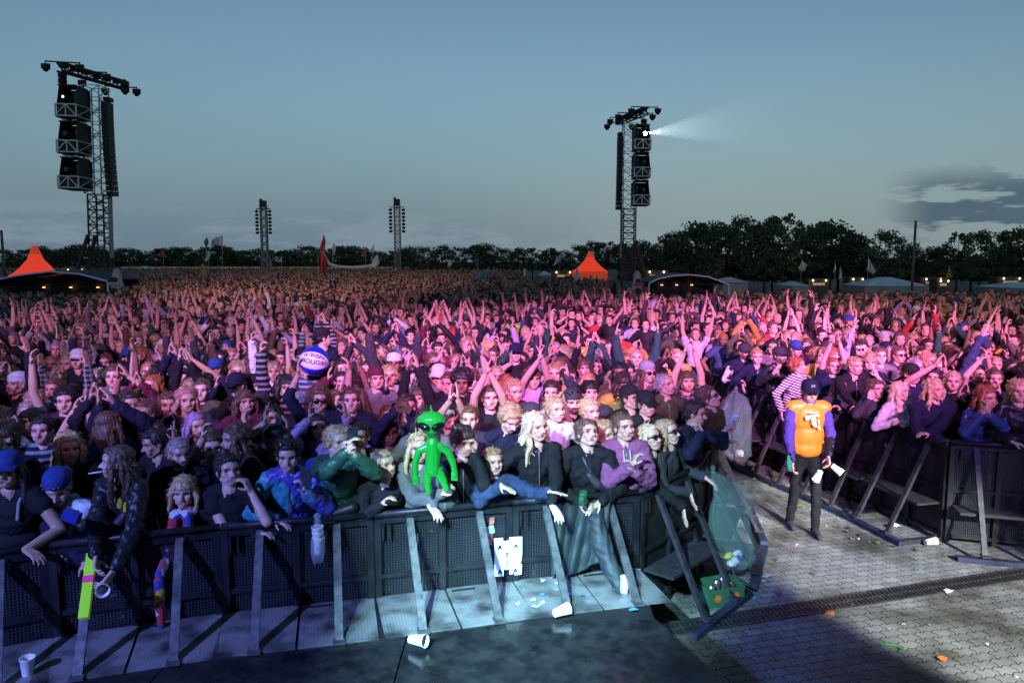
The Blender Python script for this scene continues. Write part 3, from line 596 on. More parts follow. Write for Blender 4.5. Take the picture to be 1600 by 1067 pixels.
cr_ = MB(); O_ = Vector(danish.location); cr_.bar(at(500, 392, 84.3) - O_, at(511, 402, 84.3) - O_, .26, .02).bar(at(507, 384, 84.3) - O_, at(503, 410, 84.3) - O_, .22, .02); cr_.obj('white_cross', mat('white_tent_cloth'), danish)
flag(521, 380, 0, 85, [(0, 0), (4, 5), (3, 16), (-2, 20), (-2, 10)], W, RD, 0, 'white flag with a red mark beside the big red one', 519)
flag(497, 386, 0, 85, [(0, 0), (-4, 4), (-7, 9), (-2, 9)], G_, YL, 0, 'small green flag behind the big red one', 498)
flag(571, 387, 0, 95, [(0, 0), (2, 7), (-2, 12), (-6, 9), (-3, 4)], RD, W, 0, 'small red flag between two white ones', 572)
flag(584, 383, 0, 95, [(0, 0), (1, 8), (-3, 15), (-4, 6)], W, None, 0, 'narrow white flag above the big white one', 585)
flag(590, 397, 0, 75, [(0, 0), (3, 16), (-4, 20), (-11, 22), (-8, 10)], W, None, 0, 'big white flag by the right end of the streamer', 590)
flag(704, 404, 0, 90, [(0, 0), (2, 9), (-5, 14), (-4, 8)], W, None, 0, 'white flag alone past the right thin mast', 703)
flag(746, 399, 0, 100, [(0, 0), (2, 8), (2, 18), (-2, 18), (-1, 8)], BL, RD, 0, 'blue and red upright pennant over the teal flag', 746)
flag(764, 418, 0, 55, [(0, 0), (1, 9), (-8, 15), (-20, 18), (-19, 8), (-9, 6)], (.03, .28, .38), YL, 0, 'wide teal flag held low over the back crowd', 750)
flag(880, 392, 0, 50, [(0, 0), (4, 8), (-4, 16), (-17, 25), (-11, 12)], W, BL, 0, 'slanting white flag with blue mark past the orange tent', 866)
flag(902, 417, 0, 42, [(0, 0), (3, 14), (2, 20), (-6, 27), (-4, 12)], W, None, 0, 'tall narrow white flag in front of the orange tent', 897)
flag(1253, 407, 0, 52, [(0, 0), (9, 7), (2, 18), (-5, 13)], W, G_, 0, 'white flag with dark square mark before the grove', 1250)
flag(1305, 411, 0, 52, [(0, 0), (1, 9), (-2, 16), (-2, 7)], W, None, 0, 'thin white pennant, first of the close pair', 1303)
flag(1314, 417, 0, 50, [(0, 0), (2, 9), (0, 19), (-4, 19), (-2, 8)], W, None, 0, 'thin white pennant, lower of the close pair', 1312)
flag(1357, 402, 0, 52, [(0, 0), (5, 8), (13, 22), (6, 26), (-3, 20)], W, BL, 0, 'wide white flag with a blue mark near the bare pole', 1354)
flag(1483, 417, 0, 50, [(0, 0), (6, 12), (-2, 22), (-4, 24), (-4, 12)], YL, (.03, .03, .03), 0, 'yellow flag past the bare pole', 1478)
# white streamer between the big flags
pt = [at(x, y, 85) for x, y in ((508, 402), (515, 413), (530, 417), (552, 418), (575, 416), (584, 414))]
mb = MB(); mb.tube(pt, .18, 6); tag(mb.obj('streamer', mat('white_tent_cloth'), None, True), 'long white streamer slung between the big red flag and big white flag', 'streamer')

# the stage itself, behind and over the camera: its canopy keeps most of the sky behind off the front rows
def stage():
    root = empty('concert_stage', (0, -10, 0), 0, 'big dark stage canopy and backdrop facing the crowd', 'stage'); dk = mat('stage_canvas', (.03, .022, .02), .9, 0, .3, 1)
    b = MB(); b.box((0, -6, 8), (46, .3, 16)); b.obj('backdrop', dk, root)
    for e in (-1, 1): w = MB(); w.box((e * 23, 1, 7), (.3, 14, 14)); w.obj('side_wall', dk, root)
    r = MB(); r.add([(x, y, z + dz) for dz in (0, .3) for y, z in ((-6, 16), (9, 13.5)) for x in (-23.2, 23.2)], [(0, 1, 3, 2), (4, 6, 7, 5), (0, 4, 5, 1), (2, 3, 7, 6), (0, 2, 6, 4), (1, 5, 7, 3)]); r.obj('canopy', dk, root)
    f = MB(); f.box((0, -1, .55), (44, 10, 1.1)); f.obj('stage_floor', dk, root)
stage()

# ---------------------------------------------------------------- people: one skin surface per body, grown from overlapping limbs and re-surfaced
V3 = lambda *a: np.array(a, float)
def nrm(v): return v / (np.linalg.norm(v) + 1e-9)
def basis(d, up=V3(0, 0, 1)):
    d = nrm(d); x = np.cross(d, up)
    if np.linalg.norm(x) < .05: x = np.cross(d, V3(1, 0, 0))
    x = nrm(x); return x, np.cross(x, d), d
class Prims:
    def __init__(s): s.v = []; s.f = []; s.n = 0
    def _add(s, v, f): s.v.append(v); s.f += [tuple(i + s.n for i in q) for q in f]; s.n += len(v)
    def cap(s, p0, p1, r0, r1, n=10):
        p0, p1 = np.asarray(p0, float), np.asarray(p1, float)
        if np.linalg.norm(p1 - p0) < 1e-4: p1 = p0 + V3(0, 0, 1e-3)
        x, y, d = basis(p1 - p0); rings = []
        for t in (-80, -45, -10): a = R(t); rings.append((p0 + d * r0 * math.sin(a), r0 * math.cos(a)))
        for t in (10, 45, 80): a = R(t); rings.append((p1 + d * r1 * math.sin(a), r1 * math.cos(a)))
        th = np.arange(n) * 2 * math.pi / n; c = np.cos(th)[:, None] * x + np.sin(th)[:, None] * y
        v = np.concatenate([q + c * r for q, r in rings]); f = []
        for i in range(5):
            for j in range(n): a, b = i * n + j, i * n + (j + 1) % n; f.append((a, b, b + n, a + n))
        f += [tuple(range(n))[::-1], tuple(5 * n + j for j in range(n))]; s._add(v, f); return s
    def ell(s, c, r, M=None, n=16, k=9):
        M = np.eye(3) if M is None else M; v = []; f = []
        for i in range(k):
            a = math.pi * (i + .35) / (k - .3) - math.pi / 2
            for j in range(n): t = 2 * math.pi * j / n; v.append((r[0] * math.cos(a) * math.cos(t), r[1] * math.cos(a) * math.sin(t), r[2] * math.sin(a)))
        for i in range(k - 1):
            for j in range(n): a, b = i * n + j, i * n + (j + 1) % n; f.append((a, b, b + n, a + n))
        f += [tuple(range(n))[::-1], tuple((k - 1) * n + j for j in range(n))]
        s._add(np.array(v) @ M.T + np.asarray(c), f); return s
    def chain(s, pts, rs):
        for a, b, r0, r1 in zip(pts, pts[1:], rs, rs[1:]): s.cap(a, b, r0, r1)
        return s
    def skin(s, vox, smooth=2, dec=None):
        me = bpy.data.meshes.new('tmp'); me.from_pydata(np.concatenate(s.v).tolist(), [], s.f)
        return resurface(me, vox, smooth, dec)
def resurface(me, vox, smooth=2, dec=None):
    o = bpy.data.objects.new('tmp', me); COL.objects.link(o)
    if vox: m = o.modifiers.new('r', 'REMESH'); m.mode = 'VOXEL'; m.voxel_size = vox
    if smooth: m = o.modifiers.new('s', 'SMOOTH'); m.factor = .5; m.iterations = smooth
    if dec: m = o.modifiers.new('d', 'DECIMATE'); m.ratio = dec
    dg = bpy.context.evaluated_depsgraph_get(); out = bpy.data.meshes.new_from_object(o.evaluated_get(dg))
    bpy.data.objects.remove(o); bpy.data.meshes.remove(me)
    out.polygons.foreach_set('use_smooth', [True] * len(out.polygons)); return out
def co_of(me): a = np.empty(len(me.vertices) * 3, np.float32); me.vertices.foreach_get('co', a); return a.reshape(-1, 3).astype(float)
def set_co(me, a): me.vertices.foreach_set('co', a.astype(np.float32).ravel()); me.update()
def set_col(me, c):
    at_ = me.color_attributes.new('Col', 'FLOAT_COLOR', 'POINT'); at_.data.foreach_set('color', np.concatenate([c, np.ones((len(c), 1))], 1).astype(np.float32).ravel())
def wob(p, sc, seed):   # cheap smooth pseudo-noise on points
    g = np.random.default_rng(seed); t = np.zeros(len(p))
    for k in range(5):
        w = g.normal(0, 1, 3) * sc * (1 + .7 * k); t += np.sin(p @ w + g.uniform(0, 6.28)) / (1 + .6 * k)
    return t / 2.2
def normals(me): a = np.empty(len(me.vertices) * 3, np.float32); me.vertices.foreach_get('normal', a); return a.reshape(-1, 3).astype(float)

def rot3(yaw, pitch=0, roll=0):   # yaw turns -Y towards +X, pitch>0 looks up
    cy, sy, cp, sp, cr, sr = math.cos(yaw), math.sin(yaw), math.cos(pitch), math.sin(pitch), math.cos(roll), math.sin(roll)
    Z = np.array([[cy, -sy, 0], [sy, cy, 0], [0, 0, 1]]); X = np.array([[1, 0, 0], [0, cp, sp], [0, -sp, cp]]); Y = np.array([[cr, 0, sr], [0, 1, 0], [-sr, 0, cr]])
    return Z @ X @ Y
class Pose:
    """joints in metres. head: centre of the head; hands: (wrist, finger dir, palm normal, curl) per side"""
    def __init__(s, head, s_=1.0, yaw=0, pitch=0, roll=0, body_yaw=None, lean=.0, hl=None, hr=None, mouth=0, floor=0.0, wide=1.0, legs=None):
        s.s = s_; s.head = np.asarray(head, float); s.H = rot3(R(yaw), R(pitch), R(roll)); by = R(yaw * .45 if body_yaw is None else body_yaw); s.B = rot3(by); s.mouth = mouth
        s.neck = s.head + s.H @ V3(0, .012, -.085) * s_ + V3(0, .012, -.055) * s_
        s.pel = s.neck + s.B @ V3(0, lean, -.50) * s_; s.floor = floor; s.wide = wide
        s.chest = s.neck * .68 + s.pel * .32; s.waist = s.neck * .3 + s.pel * .7
        s.sh = {e: s.neck + s.B @ V3(e * .172 * wide, .005 + lean * .04, -.055) * s_ for e in (-1, 1)}
        s.hands = {}; s.el = {}; s.wr = {}
        for e, h in ((-1, hl), (1, hr)):
            if h is None: h = dict(p=s.pel + s.B @ V3(e * .27, -.07, .04) * s_, d=(0, -.1, -1), n=(-e, 0, 0), c=25)
            p = np.asarray(h['p'], float); S = s.sh[e]; v = p - S; D = np.linalg.norm(v); l1, l2 = .275 * s_, .25 * s_
            if D > (l1 + l2) * .995:
                k = min(1.12, D / (l1 + l2) * 1.006); l1 *= k; l2 *= k
                if D > (l1 + l2) * .995: p = S + v / D * (l1 + l2) * .99; v = p - S; D = np.linalg.norm(v)
            D = max(D, .12 * s_); a = (l1 * l1 - l2 * l2 + D * D) / (2 * D); hgt = math.sqrt(max(1e-6, l1 * l1 - a * a)); u = v / D
            pole = s.B @ np.asarray(h.get('pole', (e * .7, .15, -.75)), float); pole = pole - u * (pole @ u); pole = nrm(pole)
            s.el[e] = S + u * a + pole * hgt; s.wr[e] = p; fa = nrm(p - s.el[e])
            d = np.asarray(h.get('d') if h.get('d') is not None else fa, float); s.hands[e] = (nrm(d), nrm(np.asarray(h.get('n', (0, -1, 0)), float)), h.get('c', 20), h.get('pt', 0))
def hand(P, p, d, n, e, curl, s, fat, point=0):
    n = nrm(n - d * (n @ d)); side = np.cross(d, n) * 1.0
    t = side * e                                      # towards the thumb
    if point == 2: t = -t
    bend = lambda v, a: v * math.cos(a) + n * math.sin(a)
    W = p
    for k, o in enumerate((.027, .0095, -.009, -.027)):
        kn = W + d * (.092 - abs(k - 1.2) * .004) * s + t * o * s; P.cap(W + t * o * .6 * s + d * .01 * s, kn, .0145 * s, .0125 * s, 8)
        c = R(curl) * (1 + .12 * k); f = nrm(d + t * (o * 6.5) * (1 if curl < 45 else .2)); L = (.068, .078, .072, .056)[k] * s; r = .0088 * fat * s
        if point == 1 and k == 0: c = R(5)
        if point == 3 and k in (0, 1): c = R(4); f = nrm(d + t * (.3 if k == 0 else -.25))
        elif point == 3: c = R(85)
        if point == 1 and k: c = R(85)
        a = kn + bend(f, c * .55) * L * .45; b = a + bend(f, c * 1.2) * L * .32; q = b + bend(f, c * 1.6) * L * .25
        P.cap(kn, a, r * 1.1, r, 8).cap(a, b, r, r * .93, 8).cap(b, q, r * .93, r * .8, 8)
    c = .35 + .5 * math.sin(R(curl)); b0 = W + d * .025 * s + t * .022 * s; b1 = b0 + nrm(d * .75 + t * .75 + n * c) * .042 * s; b2 = b1 + nrm(d * .95 + t * .32 + n * c) * .034 * s
    P.cap(W + d * .012 * s + t * .012 * s, b0, .015 * s, .0135 * s, 8).cap(b0, b1, .0125 * fat * s, .0105 * fat * s, 8).cap(b1, b2, .0105 * fat * s, .008 * fat * s, 8)
def body_mesh(q, vox, tone_brow=(.35, .25, .18), fat=1.0, sex=0, beard=0):
    P = Prims(); s = q.s; H = q.H; h = lambda x, y, z: q.head + H @ V3(x, y, z) * s
    E = lambda c, r: P.ell(h(*c), [k * s for k in r], H)
    E((0, .016, .034), (.0735, .094, .080)); E((0, -.018, -.03), (.061, .066, .075)); E((0, -.058, -.084), (.027, .024, .022)); E((0, -.045, .03), (.062, .045, .055))
    for e in (-1, 1):
        P.cap(h(e * .05, .0, -.055), h(e * .018, -.055, -.092), .02 * s, .016 * s); P.cap(h(e * .012, -.081, .02), h(e * .046, -.068, .022), .010 * s, .010 * s); E((e * .041, -.056, -.022), (.024, .022, .022))
        E((e * .077, .012, -.008), (.009, .019, .031)); E((e * .011, -.091, -.033), (.009, .010, .008)); E((e * .03, -.066, -.052), (.022, .018, .026))
    P.cap(h(0, -.082, .004), h(0, -.108, -.03), .0085 * s, .0115 * s); P.cap(h(-.019, -.079, -.0575), h(.019, -.079, -.0575), .0085 * s, .0085 * s); P.cap(h(-.016, -.078, -.070), h(.016, -.078, -.070), .0095 * s, .0095 * s)
    nr = .055 - .007 * sex
    P.cap(h(0, .02, -.055), q.neck + V3(0, .005, -.02) * s, nr * s, (nr + .006) * s); P.cap(q.neck + V3(0, .005, 0), q.chest, .066 * s, .1 * s)
    B = q.B; wd = q.wide
    P.ell(q.chest, (.146 * wd * s, .094 * s, .165 * s), B); P.ell(q.waist, (.130 * wd * s, .09 * s, .15 * s), B); P.ell(q.pel, (.15 * wd * s, .1 * s, .12 * s), B)
    for e in (-1, 1):
        P.cap(q.neck + B @ V3(e * .04, .012, -.012) * s, q.sh[e], .040 * s, .045 * s); P.cap(q.sh[e], q.el[e], .049 * s, .039 * s); P.cap(q.el[e], q.el[e] * .55 + q.wr[e] * .45, .039 * s, .037 * s); P.cap(q.el[e] * .55 + q.wr[e] * .45, q.wr[e], .037 * s, .0255 * s)
        d, n, c, pt = q.hands[e]; hand(P, q.wr[e], d, n, e, c, s, fat, pt)
    me = P.skin(vox, 2); co = co_of(me); L = (co - q.head) @ H / s     # head-local
    g = lambda x, y, z, w, wz=None: np.exp(-(((L[:, 0] - x) / w) ** 2 + ((L[:, 1] - y) / (w * 1.6)) ** 2 + ((L[:, 2] - z) / (wz or w)) ** 2))
    push = sum(g(e * .031, -.078, .003, .017, .012) for e in (-1, 1)) * .0145
    mo = g(0, -.088, -.064, .017, .008 + .006 * q.mouth); push += mo * (.006 + .014 * q.mouth)
    co += (H @ np.array([[0], [1], [0]])).T * (push * s)[:, None]; set_co(me, co)
    inh = np.linalg.norm(L, axis=1) < .16
    base = np.ones((len(co), 3)); mixc = lambda w, c: base * (1 - w[:, None]) + np.array(c) * w[:, None]
    red = sum(g(e * .043, -.06, -.03, .025) for e in (-1, 1)) + g(0, -.108, -.033, .018) + sum(g(e * .082, .012, -.008, .025) for e in (-1, 1)); base = mixc(np.clip(red, 0, 1) * .35, (1.0, .68, .62))
    front = (L[:, 1] < -.03) & inh
    def box(x, z, a, b): return np.clip(1.35 - np.sqrt(((np.abs(L[:, 0]) - x) / a) ** 2 + ((L[:, 2] - z) / b) ** 2), 0, .55) / .55 * front
    base = mixc(box(.032, .004, .0165, .0075) * .95, (.55, .62, .68)); base = mixc(box(.032, .0035, .0085, .0085), (.05, .05, .055)); base = mixc(box(.032, .011, .019, .004) * .55, (.22, .15, .12))
    base = mixc(box(.033, .0225, .022, .0066) * .9, tone_brow); base = mixc(box(0, -.0635, .021, .0105) * .7, (.78, .40, .38))
    if q.mouth: base = mixc(box(0, -.0645, .0145, .006 + .004 * q.mouth), (.13, .05, .05)); base = mixc(box(0, -.060, .012, .0028), (.95, 1.0, 1.0)) if q.mouth > .3 else base
    if beard:
        w = np.clip(((L[:, 2] < -.035) & (L[:, 2] > -.125) & (L[:, 1] < .02)) * (1.0 - np.exp(-((L[:, 0] / .018) ** 2 + ((L[:, 2] + .066) / .006) ** 2)) * .9) * np.clip((-.03 - L[:, 2] + np.abs(L[:, 0]) * .35) / .02, 0, 1) * np.clip((L[:, 2] + .125) / .02, 0, 1), 0, 1) * inh; base = mixc(w * .8, tone_brow)
    lo = np.clip((np.abs(wob(co, 16, 3))) * .10, 0, .1); base = base * (1 - lo[:, None])
    set_col(me, base); return me
def hair_mesh(q, style, vox=.009, seed=0):
    P = Prims(); s = q.s; H = q.H; h = lambda x, y, z: q.head + H @ V3(x, y, z) * s; g = random.Random(seed)
    E = lambda c, r: P.ell(h(*c), [k * s for k in r], H)
    vol = {'crop': .0, 'short': .002, 'curly': .012, 'long': .004, 'wavy': .010, 'bun': .006, 'tail': .004, 'fringe': .005, 'afro': .035, 'bald': -.03, 'mop': .010}[style]
    E((0, .026, .045), (.079 + vol, .094 + vol, .079 + vol)); E((0, .05, -.0), (.072 + vol, .066 + vol, .07)); E((0, -.034, .083), (.056 + vol * .6, .048, .026 + vol * .5))
    for e in (-1, 1): E((e * .066, .012, .03), (.016 + vol, .045, .04 + vol))
    if style in ('fringe', 'mop'): E((0, -.062, .057), (.066, .032, .030)); [E((e * .058, -.035, .04), (.02, .035, .04)) for e in (-1, 1)]
    if style == 'bun': E((0, .055, .125), (.036, .036, .034)); 
    if style == 'tail': P.cap(h(0, .1, .04), h(0, .14, -.02), .022 * s, .028 * s).cap(h(0, .14, -.02), h(.01, .13, -.15), .028 * s, .012 * s)
    if style in ('long', 'wavy', 'fringe'):
        down = V3(0, 0, -1); Ls = .30 if style != 'fringe' else .19
        for k in range(15):
            a = -1.9 + 3.8 * k / 14; x = .073 * math.sin(a); y = .022 + .075 * math.cos(a); p = h(x, y, .015)
            if abs(a) > 1.45: p = h(math.copysign(.07, a), -.012 - (abs(a) - 1.45) * .03, .03)
            pts = [p]; amp = (.016 if style == 'wavy' else .005) * s; ph = g.uniform(0, 6); L = Ls * g.uniform(.8, 1.15); n = 6; out = nrm(p - q.head) * V3(1, 1, 0)
            for i in range(1, n + 1):
                t = i / n; pts.append(p + down * L * t * s + out * (.022 * math.sin(t * 2.2) + .012) * s + V3(math.sin(ph + t * 9), math.cos(ph + t * 8), 0) * amp)
            P.chain(pts, [.017 * s, .020 * s, .020 * s, .019 * s, .017 * s, .013 * s, .007 * s])
    if style in ('curly', 'afro', 'mop', 'wavy'):
        for k in range(46 if style != 'mop' else 30):
            a = g.uniform(-2.5, 2.5); z = g.uniform(.0 if style != 'mop' else .03, 1); c = h((.078 + vol) * math.sin(a) * math.sqrt(1 - z * z * .8), .026 + (.09 + vol) * math.cos(a) * math.sqrt(1 - z * z * .8), .03 + (.085 + vol) * z); r = g.uniform(.013, .022) * s; P.ell(c, (r, r, r), None, 8, 5)
    me = P.skin(vox * s, 1); co = co_of(me); n = normals(me); L = (co - q.head) @ H / s
    st = np.sin(L[:, 0] * 330 + np.sin(L[:, 2] * 40 + seed) * 2.0 + L[:, 1] * 190) * .5 + wob(L * V3(1, 1, .35), 75, seed) * .9
    face = (L[:, 1] < -.045) & (L[:, 2] < .052) & (np.abs(L[:, 0]) < .062) & (L[:, 2] > -.13) & (style not in ('fringe', 'mop'))
    co += n * (st * .0035 * s)[:, None]; co += (H @ np.array([[0], [1], [0]])).T * (face * .03 * s)[:, None]; set_co(me, co)
    tip = np.clip(1 + st * .42, .4, 1.7)
    # loose strands that break the outline
    me.calc_loop_triangles(); T = np.empty(len(me.loop_triangles) * 3, np.int32); me.loop_triangles.foreach_get('vertices', T); T = T.reshape(-1, 3); gg = np.random.default_rng(seed + 1)
    ok = np.nonzero(~((L[:, 1] < -.03) & (L[:, 2] < .045)))[0]; m = 520; ix = gg.choice(ok, m); b0 = co[ix]; lng = style in ('long', 'wavy', 'fringe', 'tail')
    dr = n[ix] * .55 + gg.normal(0, .38, (m, 3)) + V3(0, 0, -.55 if lng else -.15); dr /= np.linalg.norm(dr, axis=1)[:, None]; ln = gg.uniform(.014, .034 if not lng else .055, (m, 1)) * s; sd = np.cross(dr, gg.normal(0, 1, (m, 3))); sd /= np.linalg.norm(sd, axis=1)[:, None] + 1e-9; wv = .0021 * s
    mid = b0 + dr * ln * .55; end = mid + (dr + V3(0, 0, -.5)) * ln * .45; SV = np.stack([b0 - sd * wv, b0 + sd * wv, mid - sd * wv * .8, mid + sd * wv * .8, end], 1).reshape(-1, 3); k0 = len(co) + np.arange(m)[:, None] * 5
    ST = np.concatenate([k0 + np.array([[0, 1, 3]]), k0 + np.array([[0, 3, 2]]), k0 + np.array([[2, 3, 4]])]); V_ = np.concatenate([co, SV]); F_ = np.concatenate([T, ST]); m2 = bpy.data.meshes.new('hair'); nf = len(F_)
    m2.vertices.add(len(V_)); m2.vertices.foreach_set('co', V_.astype(np.float32).ravel()); m2.loops.add(nf * 3); m2.loops.foreach_set('vertex_index', F_.astype(np.int32).ravel()); m2.polygons.add(nf); m2.polygons.foreach_set('loop_start', np.arange(0, nf * 3, 3, dtype=np.int32)); m2.update(); m2.polygons.foreach_set('use_smooth', [True] * nf); bpy.data.meshes.remove(me)
    tip = np.concatenate([tip, np.repeat(gg.uniform(.7, 1.6, m), 5)]); set_col(m2, np.stack([tip] * 3, 1)); return m2
def top_mesh(q, sleeve=1.0, vox=.0125, loose=1.0, seed=0, hood=False, collar=False):
    P = Prims(); s = q.s; B = q.B; t = (.006 + .012 * loose) * s; wd = q.wide
    P.ell(q.chest, (.150 * wd * s + t, .100 * s + t, .17 * s + t), B); P.ell(q.waist, (.136 * wd * s + t * 1.3, .095 * s + t * 1.4, .16 * s), B); P.ell(q.pel + V3(0, 0, .0), (.156 * wd * s + t, .106 * s + t, .11 * s), B)
    P.cap(q.neck + V3(0, .012, -.035) * s, q.chest,   .070 * s + t * .6, .1 * s + t)
    for e in (-1, 1):
        P.cap(q.neck + B @ V3(e * .058, .012, -.018) * s, q.sh[e], .047 * s + t, .052 * s + t)
        a, b, c = q.sh[e], q.el[e], q.wr[e]
        if sleeve <= .5: P.cap(a, a + (b - a) * max(.12, sleeve * 1.25), .049 * s + t, .050 * s + t * 1.2)
        else: P.cap(a, b, .049 * s + t, .042 * s + t); k = (sleeve - .5) * 2; P.cap(b, b + (c - b) * k * .93, .042 * s + t, .029 * s + t)
    if hood:
        for k in range(7): a = -2.2 + 4.4 * k / 6; P.ell(q.neck + B @ V3(.085 * math.sin(a), .03 + .075 * math.cos(a), .012) * s, (.036 * s, .036 * s, .030 * s), None, 8, 6)
    if collar:
        for k in range(9): a = -2.5 + 5 * k / 8; P.ell(q.neck + B @ V3(.066 * math.sin(a), .018 + .062 * math.cos(a), .022) * s, (.02 * s, .02 * s, .034 * s), None, 8, 6)
    me = P.skin(vox, 3); co = co_of(me); n = normals(me)
    ar = wob(co, 26, seed) * .0075 + wob(co, 70, seed + 5) * .0036; ar = np.maximum(ar - np.abs(wob(co, 19, seed + 9)) * .005, -.004 - .004 * loose)
    co += n * (ar * s * (.8 + .4 * loose))[:, None]; set_co(me, co); return me
def legs_mesh(q, vox=.02, stride=0, tall=True):
    P = Prims(); s = q.s; B = q.B; P.ell(q.pel + V3(0, 0, -.02) * s, (.152 * s, .105 * s, .13 * s), B); z0 = q.floor
    for e in (-1, 1):
        hp = q.pel + B @ V3(e * .085, 0, -.05) * s; fx = B @ V3(e * .1, -e * stride, 0); ft = V3(q.pel[0] + fx[0], q.pel[1] + fx[1] + .02, z0 + .07); kn = (hp + ft) / 2 + B @ V3(0, -.035 - abs(stride) * .12, .02)
        P.cap(hp, kn, .088 * s, .062 * s).cap(kn, ft, .062 * s, .048 * s)
    me = P.skin(vox, 2); co = co_of(me); n = normals(me); set_co(me, co + n * (wob(co * V3(1, 1, 1.5), 22, 4) * .006)[:, None]); return me
def shoes_mesh(q, e, stride=0):
    B = q.B; fx = B @ V3(e * .1, -e * stride, 0); c = V3(q.pel[0] + fx[0], q.pel[1] + fx[1] + .02, q.floor); P = Prims()
    P.cap(c + V3(0, .03, .055), c + B @ V3(0, -.09, 0) + V3(0, 0, .045), .044, .036).cap(c + B @ V3(0, -.09, 0) + V3(0, 0, .045), c + B @ V3(0, -.15, 0) + V3(0, 0, .035), .038, .030); return P.skin(.012, 2)
def cap_mesh(q, back=False):
    """dome and peak of a baseball cap on the head"""
    s = q.s; H = Matrix(q.H.tolist()); c = Vector(q.head) + H @ Vector((0, .016, .050)) * s; d = MB(); prof = [(.094, -.012), (.095, .015), (.09, .045), (.074, .07), (.045, .086), (.012, .092), (0, .092)]
    d.lathe([(r * s, z * s) for r, z in prof], 18, c, H @ Matrix(((.93, 0, 0), (0, 1.12, 0), (0, 0, 1))))
    b = MB(); sg = 1 if back else -1; v = []; n = 10
    for i in range(n + 1):
        a = math.pi * (.14 + .72 * i / n); x = math.cos(a); y = math.sin(a)
        v += [c + H @ Vector((x * .088, sg * y * .098, -.006)) * s, c + H @ Vector((x * .080, sg * (y * .085 + .098), -.040 + .018 * y * y)) * s]
    f = [(2 * i, 2 * i + 1, 2 * i + 3, 2 * i + 2) for i in range(n)]; b.add(v, f); b.add([p + H @ Vector((0, 0, -.006)) * s for p in v], f); return d, b
def glasses(q, parent, m, up=0.0, big=1.0):
    H = Matrix(q.H.tolist()); s = q.s; c = Vector(q.head); o = MB()
    for e in (-1, 1):
        z = .003 + up * .095; y = -.094 + up * .028
        o.lathe([(0, -.003), (.024 * big, -.003), (.026 * big, 0), (.024 * big, .003), (0, .003)], 14, c + H @ Vector((e * .031, y, z)) * s, H @ Matrix.Rotation(R(90), 3, 'X') @ Matrix(((1, 0, 0), (0, .8, 0), (0, 0, 1))))
        o.tube([c + H @ Vector((e * .054, y + .004, z + .006)) * s, c + H @ Vector((e * .08, y + .05, z + .004)) * s, c + H @ Vector((e * .082, .01, z)) * s], .0035, 5)
    o.tube([c + H @ Vector((-.01, y - .004, z + .006)) * s, c + H @ Vector((.01, y - .004, z + .006)) * s], .0035, 5); return o.obj('sunglasses' if m is M_SHADE else 'glasses', m, parent, True)
def wristband(q, e, parent, col, k=.93, nm='wristband'):
    a, b = q.el[e], q.wr[e]; p = a + (b - a) * k; d = nrm(b - a) * .010; r = (.037 + (.0255 - .037) * max(0, (k - .45) / .55)) * q.s + .0035
    t = MB(); t.tube([Vector(p - d), Vector(p + d)], r, 12); return t.obj(nm, M_CLOTH, parent, True, col)
def strap_mesh(q, path, w=.03, off=.02):
    pass
M_SKIN = mat('skin', rough=.42, var=.07, scale=60, objcol=True, attr='Col', spec=.4)
M_SKIN.node_tree.nodes['Principled BSDF'].inputs['Subsurface Weight'].default_value = 0
M_HAIR = mat('hair', rough=.5, var=.3, scale=90, objcol=True, attr='Col', stretch=(1, 1, .12), bump=.3)
M_CLOTH = mat('cloth', rough=.85, var=.16, scale=22, objcol=True, bump=.25, spec=.25)
def printed(m):   # some tops are striped, checked or have a pale chest print; which ones follows the object's own random number
    nt = m.node_tree; L = nt.links.new; b = nt.nodes['Principled BSDF']; src = b.inputs['Base Color'].links[0].from_socket
    def N(t, **k):
        n = nt.nodes.new(t)
        for a, v in k.items(): setattr(n, a, v)
        return n
    def mt(op, *a):
        n = N('ShaderNodeMath', operation=op)
        for i, v in enumerate(a):
            if isinstance(v, (int, float)): n.inputs[i].default_value = v
            else: L(v, n.inputs[i])
        return n.outputs[0]
    oi = N('ShaderNodeObjectInfo'); r = oi.outputs['Random']; tc = N('ShaderNodeTexCoord'); sp = N('ShaderNodeSeparateXYZ'); L(tc.outputs['Object'], sp.inputs[0])
    sz = mt('GREATER_THAN', mt('FRACT', mt('MULTIPLY', sp.outputs[2], 17)), .55); sx = mt('GREATER_THAN', mt('FRACT', mt('MULTIPLY', sp.outputs[0], 17)), .55)
    stripe = mt('MULTIPLY', sz, mt('GREATER_THAN', r, .90)); check = mt('MULTIPLY', mt('MULTIPLY', mt('ADD', sz, sx), .5), mt('MULTIPLY', mt('GREATER_THAN', r, .80), mt('LESS_THAN', r, .86)))
    vo = N('ShaderNodeTexVoronoi'); vo.inputs['Scale'].default_value = 34; L(tc.outputs['Object'], vo.inputs['Vector'])
    ch = mt('MULTIPLY', mt('LESS_THAN', mt('ABSOLUTE', sp.outputs[0]), .085), mt('LESS_THAN', mt('ABSOLUTE', mt('SUBTRACT', sp.outputs[2], 1.24)), .075)); ch = mt('MULTIPLY', mt('MULTIPLY', ch, mt('LESS_THAN', vo.outputs['Distance'], .35)), mt('MULTIPLY', mt('GREATER_THAN', r, .55), mt('LESS_THAN', r, .78)))
    k = mt('MULTIPLY', mt('MINIMUM', mt('ADD', mt('ADD', stripe, check), ch), 1.0), .55)
    mx = N('ShaderNodeMix', data_type='RGBA'); L(k, mx.inputs[0]); L(src, mx.inputs[6]); mx.inputs[7].default_value = (.42, .42, .44, 1); L(mx.outputs[2], b.inputs['Base Color']); return m
M_TOP = printed(mat('printed_cloth', rough=.85, var=.18, scale=22, objcol=True, bump=.3, spec=.25))
